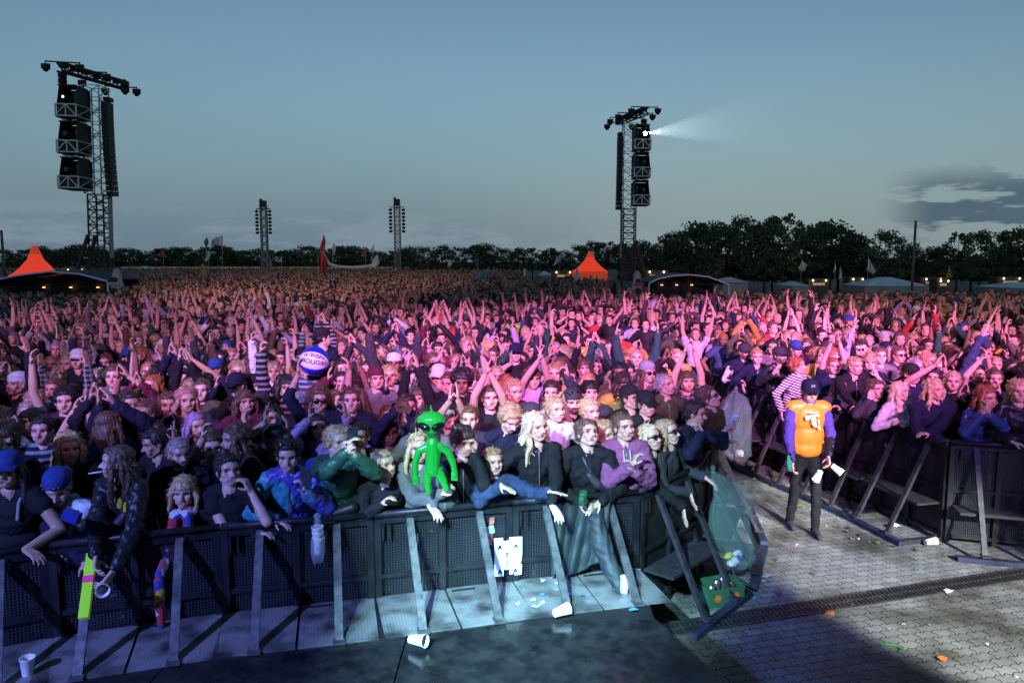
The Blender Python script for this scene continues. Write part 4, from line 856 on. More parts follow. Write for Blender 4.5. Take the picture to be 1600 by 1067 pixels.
M_SHINY = mat('shell_fabric', rough=.45, var=.12, scale=14, objcol=True, bump=.15, spec=.45)
M_JEANS = mat('trouser_cloth', rough=.85, var=.3, scale=12, objcol=True, bump=.2, spec=.2)
M_SHADE = mat('sunglass_black', (.006, .006, .008), .12, 0, .05)
SKIN = dict(fair=(.62, .40, .31), pink=(.60, .35, .27), tan=(.50, .31, .22), brown=(.22, .12, .075), dark=(.13, .07, .05))
HAIR = dict(blond=(.46, .33, .17), fair=(.34, .23, .12), brown=(.10, .06, .035), dark=(.03, .02, .016), black=(.012, .01, .01), red=(.26, .09, .035), grey=(.30, .29, .28), light=(.58, .46, .28))
CLO = dict(black=(.012, .012, .014), navy=(.009, .012, .034), grey=(.12, .12, .125), white=(.55, .55, .55), green=(.02, .075, .05), purple=(.24, .07, .17), red=(.35, .03, .03), maroon=(.09, .015, .03), blue=(.025, .05, .20), denim=(.028, .046, .10), lilac=(.36, .26, .40), mustard=(.42, .25, .05), teal=(.03, .22, .26), olive=(.07, .075, .04), pale=(.28, .29, .31), charcoal=(.035, .035, .04), brown=(.09, .055, .035), pink=(.55, .16, .28), orange=(.9, .27, .025))
brow = lambda hc: tuple(min(1, v * 1.1 + .06) for v in HAIR[hc])

# ---------------------------------------------------------------- hero people: everyone who can be told apart at the rails
def HP(px, py, d, d_=None, n=(0, -1, 0), c=25, pt=0, pole=None):
    h = dict(pix=(px, py, d), n=n, c=c, pt=pt)
    if d_: h['d'] = d_
    if pole: h['pole'] = pole
    return h
HEADS = []; PEOPLE = []      # (px, py, d) of every built head, so the crowd keeps clear
def hero(label, px, py, d, hair, hc, top, sleeve=1, skin='fair', yaw=0, pitch=0, roll=0, by=None, lean=.1, hl=None, hr=None, mouth=0, s=1.0, cap=None, specs=None, hood=False, collar=False, shiny=False, group=None, vox=.0062, fat=1.0, sex=0, stride=0, wide=1.0, legs='black', loose=1.0, cat='person'):
    sh = 0.0
    if group in (G1, G3): sh = max(0, FD(px) + .17 - d) if (group == G1 or d < FD(px) + .17) else 0
    elif group == G2 and d < 7: sh = .33
    for h_ in (hl, hr):
        if h_: x_, y_, d__ = h_['pix']; h_['p'] = np.array(at(x_, y_, d__ + sh))
    d += sh; HEADS.append((px, py, d))
    if sex and wide == 1.0: wide = .9
    hd = np.array(at(px, py, d)); root = empty('person', (hd[0], hd[1] + lean * .8, 0), 0, label, cat, group)
    off = V3(hd[0], hd[1] + lean * .8, 0)
    q = Pose(hd, s, yaw, pitch, roll, by, lean, hl, hr, mouth, wide=wide)
    for k in ('head', 'neck', 'pel', 'chest', 'waist'): setattr(q, k, getattr(q, k) - off)
    for dct in (q.sh, q.el, q.wr):
        for e in dct: dct[e] = dct[e] - off
    link('body', body_mesh(q, vox, brow(hc), fat, sex, 'beard' in label), root, M_SKIN, SKIN[skin])
    if hair != 'none': link('hair', hair_mesh(q, hair, .0078, int(px * 7 + py)), root, M_HAIR, HAIR[hc])
    if top: link({True: 'hoodie', False: 'jacket' if collar or shiny else 'jumper' if sleeve > .8 else 't_shirt'}[hood], top_mesh(q, sleeve, .0115, loose, int(px + py), hood, collar), root, M_SHINY if shiny else M_CLOTH, CLO[top])
    if top and (collar or hood) and 'steward' not in label:
        B3 = lambda x, y, z: q.chest + q.B @ V3(x, y, z) * s; yy = -.107 - .0125 * loose; zp = MB(); zp.tube([Vector(B3(0, yy + .045, .155)), Vector(B3(0, yy + .012, .08)), Vector(B3(0, yy, 0)), Vector(B3(0, yy, -.12)), Vector(B3(0, yy + .01, -.28))], .005, 6); zp.obj('zip', mat('zip_metal', (.3, .3, .3), .35, .8), root, True)
    link('trousers', legs_mesh(q, .022, stride), root, M_JEANS, CLO[legs])
    for e in (-1, 1): link('shoe', shoes_mesh(q, e, stride), root, M_CLOTH, CLO['charcoal'])
    if cap:
        dm, bm_ = cap_mesh(q, cap[1]); o = dm.obj('cap', M_CLOTH, root, True, CLO[cap[0]]); bm_.obj('peak', M_CLOTH, o, True, CLO[cap[2] if len(cap) > 2 else cap[0]])
    if specs: glasses(q, root, M_SHADE if specs[0] == 's' else mat('clear_specs', (.02, .02, .02), .2), specs[1], specs[2] if len(specs) > 2 else 1)
    PEOPLE.append((hd[0], hd[1])); q.root = root; return q
FD = front_d
def F1(px, o=.14): return FD(px) + o
G1, G2, G3 = 'people leaning on the front barrier', 'people packed behind the front row', 'people leaning on the far rail of the aisle'
down = (0, -.45, -.9)
def blob(name, pts, r, m, parent, col=None, vox=.01):
    P = Prims()
    if len(pts) == 1: P.ell(pts[0], r)
    else: P.chain(pts, r)
    return link(name, P.skin(vox, 2), parent, m, col)
fr = lambda q, x, y, z: q.chest + q.B @ V3(x, y, z)
# -- front rail, from the dark end to the corner
q = hero('smiling woman in blue cap and pale vest at the dark end of the rail', 12, 735, 4.75, 'long', 'dark', 'black', .2, 'tan', 15, 5, hl=None, hr=HP(40, 858, 4.55, (.9, -.3, -.3), (0, 0, -1), 30), mouth=.6, cap=('blue', False), group=G1, sex=1)
for e in (-1, 1): blob('vest_strap', [fr(q, e * .085, .02, .17), fr(q, e * .08, -.095, .09), fr(q, e * .075, -.118, -.02)], [.016, .014, .014], M_CLOTH, q.root, CLO['pale'])
q = hero('person in backwards blue cap and marbled pale vest, looking down at a small pouch', 90, 762, 4.62, 'short', 'blond', 'navy', 1, 'pink', 18, -26, lean=.22, hl=HP(150, 893, 4.38, (.6, -.5, -.6), (0, 0, -1), 45), hr=HP(128, 818, 4.38, (.1, -.8, .55), (0, 0, 1), 55), cap=('blue', True), group=G1, collar=False)
link('vest', top_mesh(q, .0, .013, 1.7, 5, True), q.root, mat('marbled_cloth', (.36, .4, .45), .85, 0, .75, 9), None)
blob('cap_gap', [q.head + q.H @ V3(0, -.083, .062)], (.034, .014, .017), M_HAIR, q.root, (.28, .2, .1)); blob('cap_strap', [q.head + q.H @ V3(-.034, -.078, .044), q.head + q.H @ V3(0, -.089, .044), q.head + q.H @ V3(.034, -.078, .044)], [.008] * 3, M_CLOTH, q.root, CLO['white'], .005)
pouch = MB(); w = Vector(at(112, 806, 4.62)); pouch.box(w, (.1, .05, .07), Matrix.Rotation(.4, 3, 'Y')); tag(pouch.obj('tobacco_pouch', mat('blue_foil', (.03, .05, .35), .3, .3)), 'blue and white foil pouch held by the person in the backwards cap', 'pouch')
q = hero('woman in profile with a cigarette, long brown hair and dark jacket with yellow patches', 182, 722, 4.92, 'long', 'brown', 'black', 1, 'fair', -72, 3, by=-15, lean=.16, hl=HP(150, 880, 4.5, (.2, -.5, -.8), (1, 0, 0), 45), hr=HP(178, 892, 4.5, (-.4, -.5, -.7), (-1, 0, 0), 40), group=G1, sex=1, shiny=True, loose=1.3)
b = MB(); hp = Vector(q.head) + Matrix(q.H.tolist()) @ Vector((0, -.095, -.065)); b.tube([hp, hp + Matrix(q.H.tolist()) @ Vector((.012, -.08, -.008))], .0055, 8)
o = b.obj('cigarette', M_PAPER); o.location = q.root.location; tag(o, 'white cigarette between the lips of the woman in profile', 'cigarette')
for x, z, r in ((.045, .02, (.03, .014, .05)), (.095, -.02, (.016, .014, .06))): blob('yellow_patch', [fr(q, x, -.115, z)], r, M_CLOTH, q.root, (.5, .42, .04))
blob('print_panel', [fr(q, -.075, -.11, -.05)], (.035, .014, .08), M_CLOTH, q.root, (.25, .28, .2))
blob('bum_bag', [fr(q, -.06, -.13, -.2), fr(q, .02, -.145, -.16), fr(q, .09, -.12, -.06)], [.035, .05, .03], M_SHINY, q.root, CLO['charcoal'])
blob('badge', [fr(q, .0, -.197, -.18)], (.016, .005, .016), M_CLOTH, q.root, (.25, .5, .12), .006)
cup_prof = [(.028, 0), (.0285, .003), (.042, .115), (.0445, .118), (.0445, .124), (.042, .124), (.0405, .118), (.027, .006), (0, .006)]
def cup(p, label, rot=(0, 0, 0), group='white plastic cups', s=1.0):
    mb = MB(); mb.lathe([(r * s, z * s) for r, z in cup_prof], 20); mb.lathe([(0, .001), (.028 * s, 0)], 20); o = mb.obj('plastic_cup', M_WHITE, None, True); o.location = p; o.rotation_euler = rot; return tag(o, label, 'cup', group)
cup(at(160, 914, 4.66), 'white cup dangling from the hands of the woman with the cigarette', (R(60), R(80), 0))
q = hero('girl with a blunt fringe and a bright multicoloured scarf, looking glum', 287, 768, 5.02, 'fringe', 'blond', 'black', 1, 'fair', 12, -4, lean=.14, hl=HP(300, 832, 4.95, (.3, -.6, -.5), (0, 0, -1), 40), hr=None, s=.95, group=G1, sex=1)
sc = Prims()
for k in range(12): a = 2 * math.pi * k / 11; sc.ell(q.neck + V3(.085 * math.sin(a), -.01 - .085 * math.cos(a), -.005 + .014 * math.sin(3 * a)), (.036, .036, .034), None, 8, 6)
sc.chain([q.neck + V3(-.03, -.105, -.02), q.neck + V3(-.05, -.125, -.13), q.neck + V3(-.055, -.13, -.25)], [.045, .042, .03]).chain([q.neck + V3(.06, -.1, -.02), q.neck + V3(.07, -.12, -.14)], [.04, .035])
def patch_mat():
    m, nt, N, L, mt, b_ = node_mat('multicoloured_scarf'); tc = N('ShaderNodeTexCoord'); v = N('ShaderNodeTexVoronoi'); v.inputs['Scale'].default_value = 16; L(tc.outputs['Object'], v.inputs['Vector']); cr = N('ShaderNodeValToRGB'); cr.color_ramp.interpolation = 'CONSTANT'
    sp = N('ShaderNodeSeparateColor'); L(v.outputs['Color'], sp.inputs[0]); L(sp.outputs[0], cr.inputs[0]); e = cr.color_ramp.elements
    for p_, c_ in ((0, (.03, .04, .25)), (.25, (.4, .03, .05)), (.5, (.5, .5, .5)), (.68, (.5, .36, .04)), (.82, (.3, .05, .12))):
        x = e[0] if p_ == 0 else e.new(p_); x.position = p_; x.color = (*c_, 1)
    L(cr.outputs[0], b_.inputs['Base Color']); b_.inputs['Roughness'].default_value = .8; return m
sc.chain([q.neck + V3(-.05, -.12, -.2), q.neck + V3(-.06, -.32, -.36), q.neck + V3(-.05, -.37, -.55), q.neck + V3(-.035, -.38, -.72)], [.04, .04, .035, .025])
sm = sc.skin(.012, 2); set_co(sm, co_of(sm) + normals(sm) * (wob(co_of(sm), 45, 3) * .006)[:, None]); link('scarf', sm, q.root, patch_mat())
q = hero('woman with a bun and black t-shirt, forearms on rail, bright pink wristband', 357, 735, 5.0, 'bun', 'dark', 'black', .3, 'fair', 38, 8, by=4, lean=.14, hl=HP(400, 832, 4.88, (.8, -.2, .1), (0, 0, -1), 35, 0, (-.8, 0, -.6)), hr=HP(392, 768, 4.92, (-.35, -.1, .9), (-1, 0, 0), 60, 0, (.5, -.2, -.9)), group=G1, sex=1)
wristband(q, -1, q.root, (.75, .05, .4), .72); wristband(q, -1, q.root, (.1, .5, .1), .94)
q = hero('woman with sunglasses on her head in teal, blue and purple windbreaker, holding phone', 450, 712, 5.12, 'bun', 'dark', 'teal', 1, 'fair', 12, -6, by=8, lean=.16, hl=HP(430, 812, 4.98, (.8, -.3, -.1), (0, 0, -1), 30, 0, (-.7, 0, -.7)), hr=HP(478, 770, 4.95, (-.15, -.2, .9), (-.8, -.3, 0), 60, 0, (.6, .1, -.8)), specs=('s', 1.0), group=G1, sex=1, shiny=True, collar=True, loose=1.6)
top_o = [c for c in q.root.children if c.name.startswith('jacket')][0]
def wind_mat():
    m, nt, N, L, mt, b_ = node_mat('colour_block_nylon'); tc = N('ShaderNodeTexCoord'); v = N('ShaderNodeTexVoronoi'); v.inputs['Scale'].default_value = 4.2; L(tc.outputs['Object'], v.inputs['Vector']); cr = N('ShaderNodeValToRGB'); cr.color_ramp.interpolation = 'CONSTANT'; sp = N('ShaderNodeSeparateColor'); L(v.outputs['Color'], sp.inputs[0]); L(sp.outputs[0], cr.inputs[0]); e = cr.color_ramp.elements
    for p_, c_ in ((0, (.03, .22, .27)), (.4, (.05, .05, .32)), (.62, (.16, .06, .30)), (.76, (.05, .28, .30))):
        x = e[0] if p_ == 0 else e.new(p_); x.position = p_; x.color = (*c_, 1)
    L(cr.outputs[0], b_.inputs['Base Color']); b_.inputs['Roughness'].default_value = .45; return m
top_o.material_slots[0].link = 'OBJECT'; top_o.material_slots[0].material = wind_mat()
def phone(p, rz, label, tilt=0.2):
    root = MB(); root.box((0, 0, 0), (.074, .009, .15)); o = root.obj('phone', mat('phone_body', (.02, .03, .035), .25)); s_ = MB(); s_.box((0, .0052, 0), (.066, .002, .138)); s_.obj('screen', mat('dark_screen', (.01, .012, .015), .08), o); o.location = p; o.rotation_euler = (tilt, 0, rz); return tag(o, label, 'phone', 'phones held up in the crowd')
phone(at(478, 745, 5.12), -.2, 'dark phone held by the woman in the teal windbreaker')
q = hero('fair-haired boy in green jacket with blue shoulders, filming with a phone', 527, 690, 5.3, 'short', 'blond', 'green', 1, 'fair', 50, 3, by=15, lean=.12, hl=HP(543, 706, 5.0, (.3, -.1, .9), (.8, 0, 0), 55), hr=HP(556, 712, 5.0, (-.2, -.1, .95), (-.9, 0, 0), 60), group=G1, shiny=True, loose=1.3)
for e in (-1, 1): blob('shoulder_panel', [q.sh[e] + V3(-e * .07, .0, .022), q.sh[e] + V3(e * .01, .0, .014), q.sh[e] * .65 + q.el[e] * .35], [.056, .064, .06], M_SHINY, q.root, (.025, .03, .22))
blob('bum_bag', [fr(q, -.09, -.15, -.24), fr(q, .1, -.15, -.19)], [.045, .05], M_SHINY, q.root, CLO['black']); wristband(q, 1, q.root, (.5, .5, .5), .9, 'watch')
phone(at(551, 683, 5.2), .5, 'phone raised by the fair-haired boy in the green jacket')
q = hero('girl in black with fair tied-back hair, looking up sideways, hand to chest', 600, 726, 5.2, 'tail', 'fair', 'black', 1, 'fair', 52, 8, by=14, lean=.1, hl=HP(597, 786, 5.0, (.6, -.3, .55), (0, 0, -1), 45), hr=None, s=.95, group=G1, sex=1)
q = hero('person with long fair hair in a grey hoodie, half hidden behind the alien balloon', 655, 700, 5.42, 'long', 'blond', 'grey', 1, 'pink', 8, 5, lean=.12, hl=HP(690, 772, 5.18, (.4, -.3, .7), (1, 0, 0), 70), hr=HP(672, 790, 5.18, (.5, -.6, -.3), (0, 0, -1), 30), hood=True, group=G1, sex=1, mouth=.3)
q = hero('dark-haired boy in a black jacket raising a loose fist beside his face', 724, 690, 5.45, 'mop', 'dark', 'black', 1, 'pink', 35, -4, by=8, lean=.08, hl=None, hr=HP(741, 708, 5.3, (.05, -.1, 1), (-.7, -.4, 0), 65, 0, (.4, .2, -1)), group=G1, collar=True)
q = hero('child in blue denim jacket, mouth open, both arms stretched over the rail', 771, 722, 5.28, 'short', 'fair', 'denim', .97, 'fair', 22, 8, lean=.16, hl=HP(782, 758, 4.96, (.75, -.6, -.15), (0, -.2, -1), 12), hr=HP(858, 768, 5.02, (.85, -.5, .05), (0, -.3, -1), 12), mouth=.7, s=.92, group=G1, loose=1.5, sex=1)
for e in (-1, 1): wristband(q, e, q.root, (.30, .36, .46), .9, 'cuff')
q = hero('woman with very long wavy blond hair and black jacket, smiling sideways', 838, 668, 5.6, 'wavy', 'light', 'black', 1, 'fair', 36, 8, lean=.1, hl=None, hr=HP(862, 792, 5.15, (.4, -.6, -.5), (0, 0, -1), 25), mouth=.5, group=G1, sex=1, collar=True)
q = hero('person in black sweater with a cross-body bag, head thrown back, mouth wide open', 918, 678, 5.52, 'curly', 'brown', 'black', 1, 'fair', 26, 24, roll=8, by=4, lean=.12, hl=HP(905, 782, 5.28, (.5, -.5, -.1), (.6, 0, -.5), 55), hr=HP(938, 782, 5.28, (-.75, -.3, -.45), (0, .3, -1), 14, 0, (.7, .1, -.6)), mouth=1.0, group=G1, loose=1.5)
wristband(q, 1, q.root, (.6, .16, .06), .9)
blob('bag_strap', [fr(q, -.07, -.045, .17), fr(q, -.02, -.118, .06), fr(q, .06, -.13, -.07)], [.016, .016, .016], M_SHINY, q.root, CLO['charcoal']); blob('cross_body_bag', [fr(q, .0, -.128, -.02), fr(q, .07, -.135, -.1), fr(q, .12, -.12, -.14)], [.03, .045, .03], M_SHINY, q.root, CLO['charcoal'])
can = MB(); can.lathe([(0, 0), (.026, 0), (.033, .008), (.033, .105), (.026, .117), (.024, .114), (0, .114)], 18); o = can.obj('drink_can', mat('green_can', (.05, .22, .10), .25, .6, .4, 30), None, True); o.location = at(909, 788, 5.62); o.rotation_euler = (.25, .1, 0); tag(o, 'green and silver drink can held over the rail beside the draped jacket', 'can')
q = hero('person in a purple hoodie with both hands clasped under the chin', 975, 668, 5.82, 'short', 'brown', 'purple', 1, 'pink', 24, 10, by=6, lean=.05, hl=HP(988, 728, 5.55, (.3, 0, .9), (1, 0, 0), 60, 0, (-.5, 0, -1)), hr=HP(992, 738, 5.55, (-.3, 0, .9), (-1, 0, 0), 60, 0, (.5, 0, -1)), mouth=.4, hood=True, group=G1, loose=1.6)
for x in (-.03, .025): blob('drawstring', [fr(q, x, -.125, .13), fr(q, x + .012, -.14, -.02)], [.007, .006], M_CLOTH, q.root, CLO['white'], .006)
wristband(q, 1, q.root, CLO['black'], .9)
q = hero('blonde in black sunglasses and a dark top, chin raised, next to the purple hoodie', 1015, 684, 5.9, 'long', 'light', 'black', 1, 'fair', 42, 14, by=40, lean=.1, hl=HP(1068, 792, 5.78, down, (1, 0, 0), 15), hr=None, specs=('s', 0, 1.15), group=G1, sex=1)
q = hero('woman in larger black sunglasses and charcoal cardigan, one pale cuff on the rail', 1043, 676, 6.15, 'long', 'fair', 'charcoal', 1, 'fair', 52, 14, by=50, lean=.1, hl=HP(1078, 768, 6.0, (.2, -.3, -.9), (1, 0, 0), 15), hr=HP(1102, 746, 6.25, (.8, -.3, -.5), (0, 0, -1), 30), specs=('s', 0, 1.3), group=G1, sex=1)
wristband(q, 1, q.root, CLO['white'], .8, 'cuff'); wristband(q, -1, q.root, (.55, .2, .1), .92)
q = hero('dark-haired man in a navy jumper in profile, holding up stacked cups', 1086, 646, 6.75, 'short', 'dark', 'navy', 1, 'pink', 68, -3, by=55, lean=.05, hl=HP(1098, 676, 6.45, (-.4, 0, .8), (-1, 0, 0), 60), hr=HP(1130, 672, 6.6, (.75, -.2, .4), (0, -.4, .8), 45), group=G1)
wristband(q, -1, q.root, (.55, .2, .1), .9)
c0 = at(1142, 674, 6.83); cup(c0, 'lower cup of the stack held by the man in navy', (.05, .1, 0), 'stacked white cups in a hand'); cup(c0 + Vector((.01, 0, .035)), 'upper cup of the stack held by the man in navy', (.08, .2, 0), 'stacked white cups in a hand')
q = hero('person with long curly brown hair and glasses, face tipped far up', 1108, 622, 7.3, 'curly', 'brown', 'olive', 1, 'fair', 62, 24, by=45, lean=.05, hl=None, hr=HP(1130, 688, 6.95, (.8, -.2, 0), (0, 0, -1), 30), specs=('c', 0, 1.1), group=G1, sex=1)
# -- behind the front row
def H2(*a, **k): k.setdefault('group', G2); k.setdefault('vox', .0072); return hero(*a, **k)
UPH = lambda px, py, d, c=12, e=1, dx=0, pt=0: HP(px, py, d, (dx, -.05, 1), (-e, 0, 0), c, pt, (e * .8, -.1, -.5))
H2('woman with tousled blond hair looking sideways, behind the backwards cap', 108, 700, 5.35, 'wavy', 'blond', 'black', 1, 'fair', 40, -2, s=.98, sex=1)
H2('long dark-haired person seen mostly from behind, near the cigarette', 172, 664, 5.75, 'long', 'brown', 'blue', 1, 'fair', 150, 0, sex=1)
H2('dark-haired woman looking down in profile, hair clip, behind the scarf', 242, 692, 5.6, 'bun', 'dark', 'black', 1, 'tan', -48, -12, sex=1, hr=UPH(274, 690, 5.5, 25, 1, 0, 3))
H2('bearded man with short hair behind the scarfed girl, gazing past the camera', 262, 632, 6.9, 'crop', 'brown', 'black', 1, 'tan', 30, -3, wide=1.1)
H2('woman in white with hair up and a green wristband on her raised arm', 332, 700, 5.65, 'bun', 'brown', 'white', .3, 'fair', 25, 4, sex=1, hl=HP(318, 684, 5.35, (.1, 0, 1), (1, 0, 0), 60, 0, (-.7, -.3, -.6)))
H2('person in maroon hoodie with a cream collar behind the bunned woman', 383, 628, 6.6, 'fringe', 'brown', 'maroon', 1, 'pink', 38, 4, sex=1, hood=True)
H2('man in dark cap and bare-armed, pointing two fingers upward', 428, 688, 5.75, 'short', 'dark', 'black', .3, 'tan', 10, 4, cap=('charcoal', False), hl=HP(414, 660, 5.6, (.2, 0, 1), (1, 0, 0), 20, 3, (-.9, -.2, -.4)))
H2('woman in lilac top with raised fists around her dark phone', 497, 668, 6.1, 'long', 'dark', 'lilac', .95, 'tan', 20, 5, sex=1, hl=UPH(484, 655, 5.85, 60, -1, .1, 1), hr=UPH(540, 648, 5.85, 60, 1, -.1))
H2('person in big black glasses and a navy sleeve raised towards the ball', 500, 625, 7.05, 'curly', 'brown', 'navy', .7, 'pink', 14, 2, specs=('c', 0, 1.35), hl=UPH(466, 585, 6.95, 18, -1, .1), hr=UPH(546, 580, 6.95, 40, 1, -.1))
H2('laughing young man with a dark backwards cap and square jaw', 588, 592, 7.9, 'short', 'brown', 'grey', .6, 'pink', 28, 6, mouth=.8, cap=('maroon', True))
H2('dark-skinned person in navy sleeve with arm bent across the head', 608, 676, 6.2, 'crop', 'black', 'navy', 1, 'dark', 20, 4, hl=HP(618, 640, 5.95, (.9, -.1, .1), (0, -1, -.3), 30, 0, (-.9, -.2, .3)), hr=HP(640, 640, 6.0, (-.7, -.1, .5), (0, -1, 0), 25))
H2('tightly curled dark-haired woman peering over joined hands', 722, 598, 7.5, 'afro', 'black', 'black', 1, 'brown', 0, 0, sex=1, hl=UPH(706, 624, 7.2, 8, -1, .1), hr=UPH(716, 624, 7.2, 8, 1, -.1))
H2('person with upright praying palms and striped wristbands, beside the alien head', 700, 650, 6.35, 'short', 'dark', 'black', .3, 'pink', 10, 4, hl=UPH(702, 628, 6.0, 6, -1, .1), hr=UPH(716, 626, 6.0, 6, 1, -.05), mouth=.4)
H2('curly-headed person with face turned down behind the denim child', 797, 655, 6.05, 'curly', 'fair', 'navy', 1, 'fair', 30, -30)
H2('person clapping overhead with bare arms, behind the curly bowed head', 766, 622, 6.7, 'short', 'brown', 'black', .3, 'pink', 12, 4, hl=UPH(758, 586, 6.5, 6, -1, .3), hr=UPH(766, 584, 6.5, 6, 1, -.3), mouth=.6)
H2('young woman with a braid and pale top behind the wavy blonde', 868, 640, 6.25, 'tail', 'fair', 'white', .4, 'fair', 30, 6, sex=1)
H2('fair short-haired man behind the open-mouthed person', 922, 642, 6.55, 'short', 'blond', 'grey', 1, 'pink', 32, 0)
H2('curly fair woman squeezed between the sweater and the purple hoodie', 946, 680, 6.02, 'curly', 'fair', 'black', 1, 'fair', 40, 8, sex=1)
H2('bearded man with sunglasses pushed up on his cap, frowning', 894, 628, 6.95, 'short', 'brown', 'black', 1, 'pink', 16, -3, cap=('charcoal', True), specs=('s', 1.0, 1.2))
H2('man in black cap and tan face looking up, left of the second capped man', 985, 622, 6.95, 'crop', 'dark', 'black', 1, 'tan', 44, 8, cap=('black', True))
H2('second capped man in black with a peaked cap pulled low', 1010, 632, 7.1, 'crop', 'dark', 'black', 1, 'pink', 28, 0, cap=('black', False))
H2('grey-haired older man in green jacket gazing upward by the aisle', 1040, 602, 7.75, 'crop', 'grey', 'olive', 1, 'pink', 40, 14, collar=True)
H2('person with dark bowl-cut fringe looking down at their hands', 974, 600, 7.7, 'fringe', 'dark', 'mustard', 1, 'tan', 10, -16)
H2('bespectacled woman in a pale knitted beanie by the aisle rail', 1012, 582, 8.3, 'long', 'brown', 'grey', 1, 'fair', 22, 0, sex=1, specs=('c', 0, 1.0), cap=('pale', True))
H2('person in a peaked navy cap with one open hand raised', 806, 552, 9.6, 'short', 'brown', 'black', .3, 'pink', 5, 4, cap=('navy', False), hl=UPH(798, 568, 9.3, 10, -1))
H2('bare-armed person clapping high above a brown fringe', 832, 592, 8.2, 'mop', 'brown', 'lilac', .3, 'fair', 18, 0, hl=UPH(840, 565, 7.9, 6, -1, .3), hr=UPH(848, 562, 7.9, 6, 1, -.4))
H2('short-haired man with mustard sleeves and a set jaw', 888, 590, 8.2, 'short', 'dark', 'mustard', 1, 'pink', 22, -8)
H2('man in a white cap far over by the dark edge, mouth open', 122, 562, 9.0, 'short', 'brown', 'black', .4, 'pink', 10, 4, cap=('white', False), mouth=.5)
H2('person clapping with pale crossed arms high over the dark edge', 118, 690, 6.3, 'short', 'brown', 'brown', .2, 'fair', 30, 5, hl=UPH(122, 622, 6.15, 20, -1, .5), hr=UPH(130, 618, 6.15, 20, 1, .3))
H2('person in navy baseball cap seen from behind, white motif at the back', 372, 602, 7.5, 'short', 'dark', 'black', 1, 'fair', 155, 0, cap=('navy', True))
H2('person in mustard-lined dark beanie holding the ball aloft', 505, 528, 9.4, 'short', 'black', 'navy', .6, 'fair', 120, 0, cap=('black', True), hl=UPH(478, 590, 8.75, 20, -1, .3), hr=UPH(512, 588, 8.75, 20, 1, -.3))
# -- stewards
def steward_vest(q, m=None):
    c = CLO['orange']; P = Prims(); s = q.s; B = q.B; wd = q.wide
    P.ell(q.chest, (.182 * wd, .136, .19), B); P.ell(q.waist, (.182 * wd, .140, .2), B); P.ell(q.pel + V3(0, 0, .02), (.186 * wd, .14, .13), B)
    for e in (-1, 1): P.cap(q.neck + B @ V3(e * .065, .01, -.03), q.neck + B @ V3(e * .165, .01, -.042), .078, .082)
    me = P.skin(.012, 3); co = co_of(me); set_co(me, co + normals(me) * (wob(co * V3(1, 1, .35), 22, 3) * .004)[:, None]); o = link('tabard', me, q.root, M_SHINY, c); return o
q = hero('steward in an orange tabard and navy peaked cap, walking the aisle with cups', 1266, 612, 7.92, 'short', 'dark', 'black', 1, 'pink', -6, -4, by=-4, lean=.02, hl=HP(1238, 722, 7.85, (.0, -.1, -1), (1, 0, 0), 50), hr=HP(1294, 712, 7.75, (.05, -.2, -1), (-1, 0, 0), 55), cap=('navy', False), group='stewards in orange tabards', legs='black', stride=.13, wide=1.04, vox=.0065, collar=True, s=1.0)
jk = [c for c in q.root.children if c.name.startswith('jacket')][0]; jk.color = (.09, .05, .33, 1)
tb = steward_vest(q)
print_ = mat('white_vest_print', (.72, .62, .55), .6)
def surf(q, x, z): return fr(q, x, -.182, z)
pm = MB()
for poly in (((-.085, .06), (-.03, .07), (-.035, .02), (-.08, .015)), ((-.025, .075), (.05, .085), (.07, .05), (.02, .06), (.03, -.01), (-.02, .0)), ((-.02, -.005), (.03, -.015), (.04, -.06), (.0, -.05)), ((.045, .03), (.06, .02), (.085, -.09), (.075, -.095)), ((.05, -.05), (.075, -.05), (.075, -.075), (.05, -.075)), ((-.06, .1), (.06, .115), (.03, .1), (-.04, .085))):
    n = len(poly); pm.add([surf(q, x, z) + V3(0, .028 * (x / .12) ** 2 - .004, 0) for x, z in poly], [tuple(range(n))])
pm.obj('print', print_, tb)
hm = q.head + q.H @ V3(0, -.092, .085); lg = MB()
for a, b in (((-.018, .016), (-.006, 0)), ((-.006, 0), (-.018, -.012)), ((.018, .016), (.006, 0)), ((.006, 0), (.018, -.012)), ((-.006, .002), (.006, .002))): lg.bar(hm + q.H @ V3(a[0], -.006, a[1]), hm + q.H @ V3(b[0], -.006, b[1]), .006)
[c for c in q.root.children if c.name.startswith('cap')][0]; lg.obj('cap_emblem', mat('pale_thread', (.4, .5, .6), .6), q.root)
for e, k in ((1, .62), (-1, .62)): a, b_ = q.el[e], q.wr[e]; blob('cuff', [a + (b_ - a) * .25, a + (b_ - a) * .9], [.052, .044], M_CLOTH, q.root, CLO['black'])
blob('belt_strap', [q.waist + V3(.15, -.07, -.06), q.waist + V3(.165, .03, -.06)], [.03, .03], M_SHINY, q.root, CLO['orange'])
cup(at(1282, 736, 7.68), 'white cup pinched in the hand of the capped steward, lower of two', (R(200), R(15), 0), 'cups carried by the steward'); cup(at(1300, 727, 7.68), 'white cup pinched in the hand of the capped steward, upper of two', (R(150), R(-50), 0), 'cups carried by the steward')
bt = MB(); bt.lathe([(0, 0), (.03, 0), (.032, .1), (.014, .15), (.014, .17), (0, .17)], 12); o = bt.obj('bottle', mat('green_plastic', (.05, .3, .22), .2, 0, .1), None, True); o.location = at(1234, 735, 7.8); o.rotation_euler = (0, R(-8), 0); tag(o, 'small green-topped bottle in the other hand of the capped steward', 'bottle')
